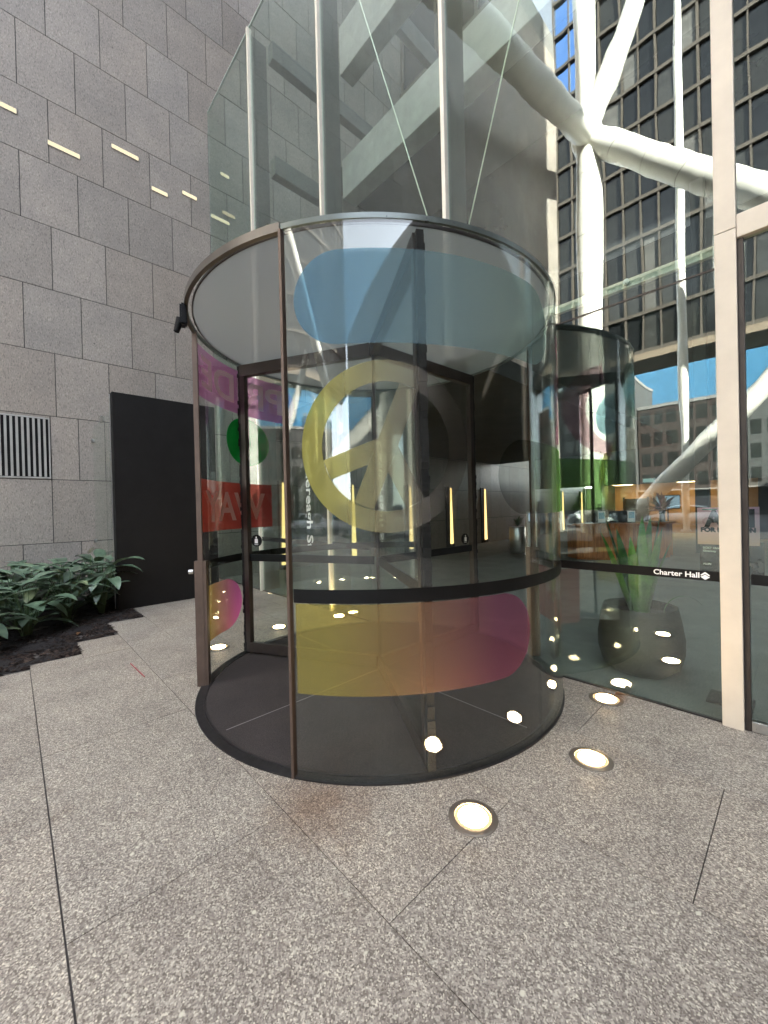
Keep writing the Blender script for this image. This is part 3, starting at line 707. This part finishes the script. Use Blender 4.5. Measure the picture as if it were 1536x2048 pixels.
# standing notice board inside
nb = thing('notice_stand', (-.36, 3.9, 0), 'pink poster on a dark display stand behind the cream mullion', 'sign'); a = At(nb)
x0, x1, yb = -.565, -.215, 3.86
a(MB().bbox(x0+.01, x1+.02, yb+.006, yb+.035, .93, 1.2, .004), 'dark_panel', simple('display_black', (.012, .013, .016), .25))
a(MB().bbox(-.42, -.36, yb+.01, yb+.03, .02, .929, .004).bbox(-.52, -.26, yb-.1, yb+.14, .0, .019, .004), 'stand', BRONZE_D)
pk = MB(); NZ = 8
for i in range(NZ+1):
    t_ = i/NZ; pk.tone = (*lerp((.80, .46, .34), (.72, .40, .56), t_), 1); z = 1.175+.28*t_; pk.v += [(x0, yb, z), (x1, yb, z)]; pk.t += [pk.tone]*2
    if i: pk.f.append((2*i-2, 2*i-1, 2*i+1, 2*i))
def attrmat(name):
    M, n, l, b, o = nmat(name); at = n.new('ShaderNodeAttribute'); at.attribute_name = 'tone'; l.new(at.outputs['Color'], b.inputs['Base Color']); b.inputs['Roughness'].default_value = .4; return M
PINK = attrmat('poster_print')
solid(a(pk, 'poster', PINK), .004)
INK = simple('poster_ink', (.02, .015, .02), .5)
for txt, sz, px_, pz_, bold, wd in (('A', .17, x0+.04, 1.315, .009, .12), ('N', .17, x1-.14, 1.315, .009, .115), ('FOR RE', .045, x0+.02, 1.272, .003, .15), ('TION', .045, x1-.125, 1.272, .003, .105)):
    v_, f_ = text_mesh(txt, sz, bold); mx = max(p[0] for p in v_); mn = min(p[0] for p in v_); k = wd/(mx-mn)
    a(flat(([((p[0]-mn)*k, p[1]) for p in v_], f_), lambda x, y: (px_+x, yb-.003, pz_+y)), 'poster_lettering', INK)
a(MB().box(x0+.03, x0+.12, yb-.0035, yb-.0028, 1.437, 1.444), 'poster_rule', simple('poster_teal', (.1, .3, .28), .5))
for txt, sz, px_, pz_ in (('BOKT Choose', .02, x0+.03, 1.142), ('Giveaway', .02, x0+.03, 1.118), ('ALLIN', .018, x0+.03, 1.02)):
    a(flat(text_mesh(txt, sz, .0008), lambda x, y: (px_+x, yb+.005, pz_+y)), 'display_lettering', WHITE)

# reception desk (turned to face the entrance)
rd = thing('reception_desk', (-3.35, 12.2, 0), 'curved cherry wood reception desk with glossy front in the lobby', 'desk', rz=R(46.66))
MB().arc(0, 2.0, 2.3, 2.36, -124, -56, .06, .93, 2).arc(0, 2.0, 2.24, 2.2995, -124, -56, .0, .06, 2).build('front_panel', WOOD, rd, 30)
MB().arc(0, 2.0, 1.85, 2.42, -126, -54, .931, .985, 2).build('counter_top', WOOD, rd, 30)
for sg in (-1, 1): MB().box(sg*1.23-.03, sg*1.23+.03, .08, .7, 0, .93).build('end_panel', WOOD, rd)
MB().box(-.9, .9, .35, .75, .68, .72).build('work_surface', BLACK, rd)
def on_desk(lx, ly): k = R(46.66); return (-3.35+lx*cos(k)-ly*sin(k), 12.2+lx*sin(k)+ly*cos(k))
for lx, lab in ((-.72, 'white upright display card on the left of the reception desk'), (.08, 'white upright display card at the middle of the reception desk')):
    x, y = on_desk(lx, -.15); t = thing('display_card', (x, y, .985), lab, 'card', 'display cards on the desk', rz=R(46.66))
    MB().bbox(-.1, .1, -.006, .006, .02, .32, .003).build('card', WHITEM, t); MB().box(-.08, .08, -.05, .05, 0, .02).build('foot', BLACK, t)
    MB().box(-.08, .08, -.0085, -.0065, .12, .29).build('print', simple('card_print', (.2, .4, .5), .5), t)
oc = thing('office_chair', (*on_desk(.32, .9), 0), 'dark high backed office chair behind the reception desk', 'chair', rz=R(46.66-8))
MB().bbox(-.33, .33, -.30, -.22, .62, 1.3, .05).build('backrest', simple('chair_leather', (.025, .022, .02), .45), oc, 40)
MB().bbox(-.3, .3, -.25, .3, .46, .56, .04).build('seat', simple('chair_leather_seat', (.025, .022, .02), .45), oc, 40)
MB().tube((0, 0, .08), (0, 0, .46), .03).build('post', BRONZE_D, oc, 40)
for k in range(5): MB().tube((0, 0, .09), (.3*cos(k*1.257), .3*sin(k*1.257), .05), .02, .014, 8).build('foot', BRONZE_D, oc, 40)
for sg in (-1, 1): MB().bbox(sg*.36-.03, sg*.36+.03, -.2, .15, .68, .72, .01).tube((sg*.36, -.05, .5), (sg*.36, -.05, .69), .015).build('armrest', BLACK, oc, 40)
fx, fy = on_desk(.98, -.05)
fv = thing('flower_vase', (fx, fy, .985), 'vase of pink lilies and dark fern fronds on the desk end', 'flowers')
MB().lathe([(.07, 0), (.075, .02), (.065, .2), (.085, .32)], n=24).build('vase', simple('vase_glass', (.12, .14, .12), .1), fv, 40)
m_ = MB(); rp = random.Random(9)
for k in range(46):
    yaw = rp.uniform(0, 6.28); leaf(m_, (.03*cos(yaw), .03*sin(yaw), .3), yaw, rp.uniform(.35, .62), rp.uniform(.04, .075), rp.uniform(.1, 1.3), rp.uniform(.2, 1.2), 6, (1, rp.uniform(.6, 1.1), .8, 1), .2)
m_.build('foliage', leafmat('bouquet_leaf', (.02, .045, .015), (.05, .08, .03), .5), fv, 60)
m_ = MB()
for k in range(12):
    yaw = rp.uniform(.6, 2.6)+R(46); leaf(m_, (0, 0, .35), yaw, rp.uniform(.4, .6), .07, rp.uniform(.8, 1.4), .4, 6, None, .2)
m_.build('red_leaves', simple('burgundy_leaf', (.09, .012, .012), .5), fv, 60)
m_ = MB()
for fxl, fyl, fz in ((-.2, -.2, .36), (-.02, -.26, .38), (.14, -.2, .33), (-.1, -.28, .3)):
    for k in range(6): leaf(m_, (fxl, fyl, fz), k*1.047+.3, .15, .06, .5, 1.2, 6, (1, rp.uniform(.9, 1.05), 1, 1), .2)
m_.build('lilies', leafmat('lily_petal', (.62, .35, .34), (.8, .55, .5), .5), fv, 60)

# kiosk, bin
kx = thing('check_in_kiosk', (-5.71, 11.6, 0), 'white slim check-in kiosk with tilted screen seen through the door', 'kiosk', rz=R(40))
MB().bbox(-.14, .14, -.04, .04, .03, .95, .012).build('pillar', WHITEM, kx, 30)
MB().bbox(-.22, .22, -.2, .2, 0, .03, .006).build('base', STEEL, kx)
MB().bbox(-.16, .16, -.07, .0, .955, 1.32, .012).build('head', WHITEM, kx, 30); MB().box(-.12, .12, -.074, -.0705, 1.03, 1.28).build('screen', SCREEN, kx)
bn = thing('lobby_bin', (-6.4, 12.0, 0), 'pale cylindrical bin with plant top seen through the door', 'bin')
MB().lathe([(.24, 0), (.26, .03), (.26, .8), (.24, .84)], n=32).build('body', STEEL, bn, 40)
m_ = MB(); 
for k in range(18): leaf(m_, (0, 0, .84), rp.uniform(0, 6.28), rp.uniform(.2, .5), .06, rp.uniform(.6, 1.4), .8, 6)
m_.build('foliage', LEAF, bn, 60)

# wall lamps on the stone wall inside
lw_ = [(5.16, 'nearest the glass front'), (7.48, 'second from the glass front'), (10.0, 'third from the glass front'), (12.28, 'fourth from the glass front'), (14.65, 'fifth from the glass front'), (22.55, 'near the back of the lobby'), (25.3, 'farthest from the glass front')]
pr = None
for y, lab in lw_:
    lab = f'tapered glowing wall light on the lobby stone wall, {lab}'
    if pr is None:
        pr = t = thing('wall_light', (WX, y, 0), lab, 'wall light', 'tapered wall lights in the lobby')
        MB().add([(.01, -.085, .12), (.01, .085, .12), (.01, .018, 2.25), (.01, -.018, 2.25), (.05, -.075, .12), (.05, .075, .12), (.05, .012, 2.25), (.05, -.012, 2.25)], [(0, 1, 5, 4), (1, 2, 6, 5), (2, 3, 7, 6), (3, 0, 4, 7), (4, 5, 6, 7)]).build('diffuser', WEDGE, t)
        MB().bbox(.002, .07, -.11, .11, .0, .118, .006).build('base', BRONZE_D, t)
        MB().bbox(.002, .04, -.33, -.12, 0, 2.3, .006).build('side_panel', BLKPANEL, t)
    else:
        t = pr.copy(); C.objects.link(t); t['label'] = lab
        for ch in list(pr.children): c_ = ch.copy(); C.objects.link(c_); c_.parent = t
    t.location = (WX, y, 0)

# atrium frame beams
def beam(mb, lab, name='concrete_beam', mat=CONC): 
    o = mb.build(name, mat); return tag(o, lab, 'beam', 'beams of the atrium frame')
# values for the frame plane y=4.7
beam(MB().bbox(-7.55, -1.6, 6.0, 6.4, 9.0, 9.92, .02), 'broad pale concrete beam parallel to the glass, lower of two')
beam(MB().bbox(-7.55, -1.6, 6.0, 6.4, 11.95, 13.1, .02), 'broad pale concrete beam parallel to the glass, upper of two')
beam(MB().bbox(-7.10, -6.92, 3.86, 6.75, 10.24, 10.58, .015), 'dark beam running back from the glass along the upper left', mat=CONC_D)
beam(MB().bbox(-7.10, -6.92, 3.86, 5.25, 8.03, 8.38, .015), 'dark beam running back from the glass, below the left frame', mat=CONC_D)
beam(MB().bbox(-7.10, -6.92, 5.05, 5.25, 8.381, 10.239, .015), 'short dark upright closing the frame at upper left', mat=CONC_D)
beam(MB().bbox(-7.10, -6.92, 6.8, 9.8, 13.75, 14.3, .015), 'dark beam crossing high up behind the pale beams', mat=CONC_D)
# roof of the lobby, upper tower
block_later = None
struct_roof = thing('main_building', (0, 15, 0), 'dark main office tower behind and above the glass lobby', 'building'); a = At(struct_roof)
a(MB().box(2.2, 8, FW+.35, 9.9, 10.75, 11.1).box(WX+.05, 2.2, 6.95, 9.9, 10.75, 11.1), 'lobby_roof', DARKC)
a(MB().box(WX+.05, 25, 10, 40, 11.1, 30), 'tower_core', TGLASS)
a(MB().box(WX+.02, -2.9, 4.35, 15.6, 3.35, 3.62), 'dimming_soffit', DARKC)  # dark slab added to dim the lower lobby behind the drum
gr = MB()
for i in range(24): gr.box(WX+.1+1.45*i, WX+.2+1.45*i, 9.93, 9.99, 11.1, 30)
for k in range(5): gr.box(WX+.05, 25, 9.9, 9.99, 11.12+3.6*k, 11.9+3.6*k)
a(gr, 'facade_frame', TOWERF)
a(MB().box(8, 8.3, FW+.02, 26, 0, 10.75), 'lobby_side_wall', DARKW)
# back wall with warm recess
for q in ((WX, -7.05, 26, 26.3, 0, 2.5), (-1.2, 8, 21, 21.3, 0, 2.5), (-7.2, -7.05, 21, 25.99, 0, 2.5)): a(MB().box(*q), 'back_wall', DARKW)
a(MB().box(-8.2, 8, 16.8, 21.3, 2.45, 2.7).box(-8.2, 8, 16.5, 16.8, 2.2, 4.6), 'bulkhead', simple('teal_bulkhead', (.045, .075, .078), .5, 0, .2, 1.5))
a(MB().box(-8.2, 8, 16.75, 17, 4.6, 10.75), 'upper_back_wall', DARKW)
a(MB().box(-7.05, -1.2, 24, 24.2, 0, 2.5), 'recess_wall', simple('honey_timber', (.34, .21, .11), .5, 0, .15, 2))
a(MB().box(-7.0, -1.2, 21.3, 24, 2.5, 2.6), 'recess_ceiling', simple('warm_ceiling', (.6, .5, .38), .7))
cl_ = thing('recess_lamp', (-6.3, 22.6, 2.44), 'round warm ceiling lamp in the recess behind the reception desk', 'lamp')
MB().lathe([(.45, .0), (.45, .05)], n=32).build('diffuser', WARMGLOW, cl_); MB().lathe([(.47, .05), (.47, .06)], n=32).build('rim', STEEL, cl_)
cl2 = thing('recess_lamp', (-3.6, 22.6, 2.44), 'warm ceiling lamp in the recess behind the flowers', 'lamp')
for ch in cl_.children: c_ = ch.copy(); C.objects.link(c_); c_.parent = cl2
dp = thing('recess_door', (-6.0, 23.9, 0), 'dark framed doorway in the warm recess', 'door')
MB().bbox(-.55, .45, -.05, .05, 0, 1.75, .01).build('leaf', TGLASS, dp); MB().bbox(-.63, -.56, -.07, .07, 0, 1.83, .005).bbox(.46, .53, -.07, .07, 0, 1.83, .005).build('frame', BRONZE_D, dp)
tvs = thing('wall_screen', (-3.7, 19.0, 1.25), 'lit screen behind the flower vase', 'screen', rz=R(30)); MB().bbox(-.42, .42, -.03, .03, 0, .55, .01).build('casing', BLACK, tvs); MB().box(-.39, .39, -.034, -.0305, .03, .52).build('display', SCREEN, tvs); MB().tube((0, .0, -1.25), (0, 0, 0), .025).build('stand', BRONZE_D, tvs)
sg_ = thing('lit_sign', (-3.75, 16.44, 2.28), 'small pale lit sign on the lobby bulkhead', 'sign'); MB().bbox(-.19, .19, -.02, .055, -.06, .10, .006).build('casing', WHITEM, sg_); MB().box(-.175, .175, -.0225, -.0205, -.045, .085).build('face', SIGNGLOW, sg_)
for k, x in enumerate((-2.0, -5.0)):
    o = MB().bbox(-.16, .16, -.16, .16, 0, 10.7 if k else 10.7, .02).build('lobby_column', DARKW); o.location = (x, 14.6+k*.6, .01); tag(o, ['slim dark lobby column right of the flowers', 'slim dark lobby column left of the office chair'][k], 'column')

# ================================================================== ACROSS THE PLAZA AND STREET (seen in the glass)
my = lambda v: 2*FW-v
tw = thing('office_tower', (0, my(42), 0), 'dark glazed office tower with tan window grid raised over the street', 'building'); a = At(tw)
ty = my(42); tz0 = 15.1
a(MB().box(-17.3, 22, ty-4.5, ty-.25, tz0, 56), 'core', TGLASS)
a(MB().box(-17.3, 22, ty-4.5, ty+.05, tz0-.6, tz0-.01), 'soffit', simple('bronze_soffit', (.22, .17, .12), .6))
gr = MB()
x = -17.3
while x < 22: gr.box(x-.07, x+.07, ty-.2, ty+.0, tz0, 56); x += 1.48
z = tz0
while z < 56: gr.box(-17.3, 22, ty-.22, ty+.04, z, z+.3); z += 3.45
a(gr, 'window_grid', TOWERF)
wp = None; rw = random.Random(4)
TG = [TGLASS]+[simple('smoked_glass_tone', c, r_, 0, .4, .6, spec=.5) for c, r_ in (((.045, .045, .042), .2), ((.012, .013, .014), .12), ((.11, .105, .095), .5))]
wm = []
for mt in TG:
    me_ = MB().box(-.6, .6, -.012, .012, .35, 3.4).build('window', mt); wm.append(me_.data); bpy.data.objects.remove(me_)
for k in range(9):
    for c in range(11):
        o_ = bpy.data.objects.new('window', rw.choices(wm, (5, 3, 4, 1))[0]); C.objects.link(o_); o_.parent = tw
        o_.location = (-17.3+1.48*(c+.5), -.225+rw.uniform(0, .015), tz0+3.45*k)
a(MB().box(-17.2, -15.2, ty-.23, ty-.205, 41.5, 55.9), 'window', BLUEG, label='blue mirror glass panes high on the tower')
bl = MB()
for z in (46, 51, 56): bl.box(-2.9, -1.6, ty-.19, ty-.15, z-22, z-19)
# exoskeleton of cream tubes
vy = my(22.5)
ex = thing('steel_brace', (-7.6, vy, 0), 'cream white tubular steel bracing with a star shaped node over the plaza', 'steel frame'); a = At(ex)
N_ = Vector((-7.6, vy, 20.8))
a(MB().tube((-7.62, vy, 0), (-7.6, vy, 19.9), .60, .60, 32).tube((-7.6, vy, 21.3), (-7.6, vy, 46), .56, .56, 32), 'column', TUBE, 40)
a(MB().tube(tuple(N_), (-1.2, vy, 35.0), .48, .48, 32), 'diagonal_tube', TUBE, 40)
a(MB().tube(tuple(N_), (5.0, vy, 7.6), .62, .62, 32), 'diagonal_tube', TUBE, 40)
a(MB().tube(tuple(N_), (-6.46, my(3.5), 14.2), .55, .5, 32), 'diagonal_tube', TUBE, 40)
a(MB().tube((-7.0, my(24), .0), (1.6, my(24), 9.5), .42, .42, 32), 'diagonal_tube', TUBE, 40)
bm = bmesh.new(); bmesh.ops.create_uvsphere(bm, u_segments=32, v_segments=20, radius=.78); 
for v in bm.verts: v.co = Vector((v.co.x, v.co.y, v.co.z*1.5))+N_
a(MB().bm(bm), 'node', TUBE, 60)
rg = MB()
for i in range(1, 9):
    p = N_+(Vector((5.0, vy, 7.6))-N_)*(i/9); d = (Vector((5, vy, 7.6))-N_).normalized(); rg.tube(tuple(p-d*.012), tuple(p+d*.012), .626, n=32)
for i in range(1, 7): rg.tube((-7.61, vy, i*3.1), (-7.61, vy, i*3.1+.025), .606, n=32)
a(rg, 'joint_ring', simple('joint_line', (.3, .28, .24), .6), 40)
for x, r, lab in ((-4.1, .16, 'slim cream steel post in front of the tower, left of two'), (-2.6, .2, 'slim cream steel post in front of the tower, right of two')):
    o = MB().lathe([(r*1.5, 0), (r*1.5, .1), (r, .12), (r, 40)], n=24).build('steel_post', TUBE, smooth=40); o.location = (x, my(25), -.0); tag(o, lab, 'post', 'slim posts before the tower')
# far street buildings
def block(x0, x1, y0, y1, h_, mat, lab, fl=3.4, wn=1.9):
    b_ = thing('street_building', ((x0+x1)/2, y1, 0), lab, 'building', 'buildings across the street'); a = At(b_)
    a(MB().box(x0, x1, y0, y1, -.4, h_), 'wall', mat)
    w_ = MB(); z = 4.2
    while z+2 < h_ and fl < 100:
        x = x0+.5
        while x+wn*.7 < x1: w_.box(x, x+wn*.66, y1+.01, y1+.05, z, z+fl*.6); x += wn
        z += fl
    if w_.v: a(w_, 'windows', TGLASS)
    s_ = MB(); x = x0+.6
    while x+3 < x1: s_.box(x, x+2.6, y1+.01, y1+.05, .1, 3.2); x += 3.4
    a(s_, 'shopfronts', simple('shop_dark', (.03, .03, .035), .2)); a(MB().box(x0-.1, x1+.1, y0, y1+.15, h_+.001, h_+.5).box(x0, x1, y1+.06, y1+.9, 3.4, 3.6), 'cornice', CONC_D)
BR = simple('brown_brick', (.035, .024, .02), .8, 0, .2, 5); GY = simple('grey_render', (.06, .06, .058), .8, 0, .15, 2)
block(-40, -19.2, -80, -68, 22, GY, 'grey rendered street block left of the tower')
block(-19, -6, -86, -70, 17.0, BR, 'brown brick street block under the tower')
block(-5.8, 8, -86, -70, 16.4, GY, 'lower grey street block right of the brown one')
block(34, 50, -52, 34, 29.5, GY, 'unseen long grey block added at the street end to shade the road')  # out of view, added to block low sun from road and floor
block(-40, 30, -104, -92, 44, simple('blue_cladding', (.045, .15, .26), .3, 0, .12, .5), 'wide blue glazed block far behind the street row', 1000)
block(8.2, 30, -88, -70, 19, BR, 'brown street block at the right end of the row')
# unseen slab tower added and shaped to keep the sun off the plaza
sd = thing('shade_tower', (10, 19, 0), 'unseen tall grey slab added to shade the plaza from the right', 'building'); a = At(sd)
a(MB().box(8.6, 11.6, -1.9, 40, -.3, 48), 'core', GY)
w_ = MB()
for k in range(9):
    for j in range(10): w_.box(8.55, 8.598, -.8+1.9*j*2, -.8+1.9*j*2+2.7, 4+3.5*k, 6.3+3.5*k)
a(w_, 'windows', TGLASS)

# cars on the street
def loft(mb, st, n):
    vs = []; fs = []
    for s in st: vs += s
    for i in range(len(st)-1):
        for j in range(n): a_, b_ = i*n+j, i*n+(j+1) % n; fs.append((a_, b_, b_+n, a_+n))
    fs += [tuple(range(n-1, -1, -1)), tuple(range((len(st)-1)*n, len(st)*n))]; mb.add(vs, fs)
CARW = simple('car_white_paint', (.74, .75, .77), .22, 0, .02); CARS = simple('car_silver_paint', (.5, .51, .53), .25, .4, .03)
CARG = simple('car_glass', (.02, .024, .028), .08, 0, .1); TYRE = simple('tyre_rubber', (.018, .018, .018), .85); RIMM = simple('alloy_rim', (.45, .45, .46), .3, .9)
HEADL = simple('headlamp', (.7, .72, .75), .1); TAILL = simple('tail_lamp', (.35, .02, .02), .2)
def car(loc, rz, label, paint, van=False):
    t = thing('parked_van' if van else 'parked_car', loc, label, 'van' if van else 'car', 'vehicles on the street', rz)
    B = MB()
    if not van:
        prof = [(-2.32, .42, .72, .62), (-2.2, .30, .90, .80), (-1.6, .22, .97, .88), (-.9, .2, .94, .91), (0, .2, .92, .92), (.9, .2, .90, .91), (1.5, .22, .82, .89), (2.1, .28, .70, .80), (2.32, .40, .60, .62)]
        green = [(-1.75, .96, .98, .62), (-1.05, 1.33, .94, .66), (-.4, 1.44, .92, .68), (.25, 1.43, .91, .68), (.75, 1.28, .90, .66), (1.35, .92, .88, .60)]
        wx = (-1.38, 1.42)
    else:
        prof = [(-2.4, .4, 1.1, .85), (-2.35, .3, 1.15, .93), (-1, .25, 1.15, .95), (.5, .25, 1.12, .95), (1.6, .25, 1.05, .94), (2.2, .3, .95, .88), (2.42, .42, .75, .7)]
        green = [(-2.36, 1.85, 1.14, .84), (-1, 1.98, 1.14, .86), (.6, 1.96, 1.12, .86), (1.2, 1.75, 1.1, .84), (1.9, 1.1, 1.04, .76)]
        wx = (-1.5, 1.55)
    def sec(x, zb, zt, hw): zm = zb+(zt-zb)*.45; return [(x, -hw*.82, zb), (x, hw*.82, zb), (x, hw*.98, zb+.14), (x, hw, zm), (x, hw*.97, zt-.12), (x, hw*.86, zt), (x, -hw*.86, zt), (x, -hw*.97, zt-.12), (x, -hw, zm), (x, -hw*.98, zb+.14)]
    loft(B, [sec(*p) for p in prof], 10); B.build('body', paint, t, 45)
    Gm = MB(); loft(Gm, [[(x, -hw*1.16, zt-.02), (x, hw*1.16, zt-.02), (x, hw, zr-.03), (x, -hw, zr-.03)] for x, zr, zt, hw in green], 4); Gm.build('windows', CARG, t, 30)
    Rf = MB(); mid = green[1:-1]; loft(Rf, [[(x, -hw-.015, zr-.05), (x, hw+.015, zr-.05), (x, hw*.92, zr+.012), (x, -hw*.92, zr+.012)] for x, zr, zt, hw in mid], 4); Rf.build('roof', paint, t, 40)
    Pl = MB()
    for sg in (-1, 1):
        for (xa, za, ha), (xb, zb, hb) in (((green[0][0], green[0][2], green[0][3]*1.16), (green[1][0], green[1][1], green[1][3])), ((green[-1][0], green[-1][2], green[-1][3]*1.16), (green[-2][0], green[-2][1], green[-2][3])), ((-.2, .92 if not van else 1.13, .795 if not van else .995), (-.15, 1.42 if not van else 1.95, .69 if not van else .87))):
            Pl.tube((xa, sg*(ha+.002), za-.02), (xb, sg*(hb+.004), zb-.03), .032, .028, 8)
    Pl.build('pillars', paint, t, 40)
    for x in wx:
        for sg in (-1, 1):
            W_ = MB().tube((x, sg*.68, .32), (x, sg*.90, .32), .32, .32, 28).build('wheel', TYRE, t, 40)
            MB().tube((x, sg*.9005, .32), (x, sg*.912, .32), .215, .2, 20).build('rim', RIMM, W_, 40)
    for sg in (-1, 1):
        fz = .62 if not van else .8; MB().bbox(2.13 if not van else 2.24, 2.31 if not van else 2.40, sg*.62-.13, sg*.62+.13, fz-.07, fz+.05, .02).build('headlight', HEADL, t, 40)
        MB().bbox(-2.33 if not van else -2.42, -2.2 if not van else -2.36, sg*.6-.15, sg*.6+.15, fz+.02, fz+.16, .02).build('tail_light', TAILL, t, 40)
        MB().bbox(.75 if not van else 1.15, .9 if not van else 1.28, sg*.98-.09, sg*.98+.09, .93 if not van else 1.15, 1.05 if not van else 1.4, .02).build('mirror', paint, t, 40)
    return t
car((-5.6, -26.5, -.126), pi, 'white sedan on the street reflected beside the pink poster', CARW)
car((.9, -26.3, -.126), pi, 'silver sedan on the street behind the white one', CARS)
car((-9.5, -23.2, -.126), 0, 'white hatch backed car on the near lane reflected in the drum', CARW)
car((9.8, -20.5, -.126), pi, 'white delivery van on the near lane reflected in the door glass', CARW, True)
car((3.6, -20.2, -.126), pi, 'white car in the near lane ahead of the van', CARW)
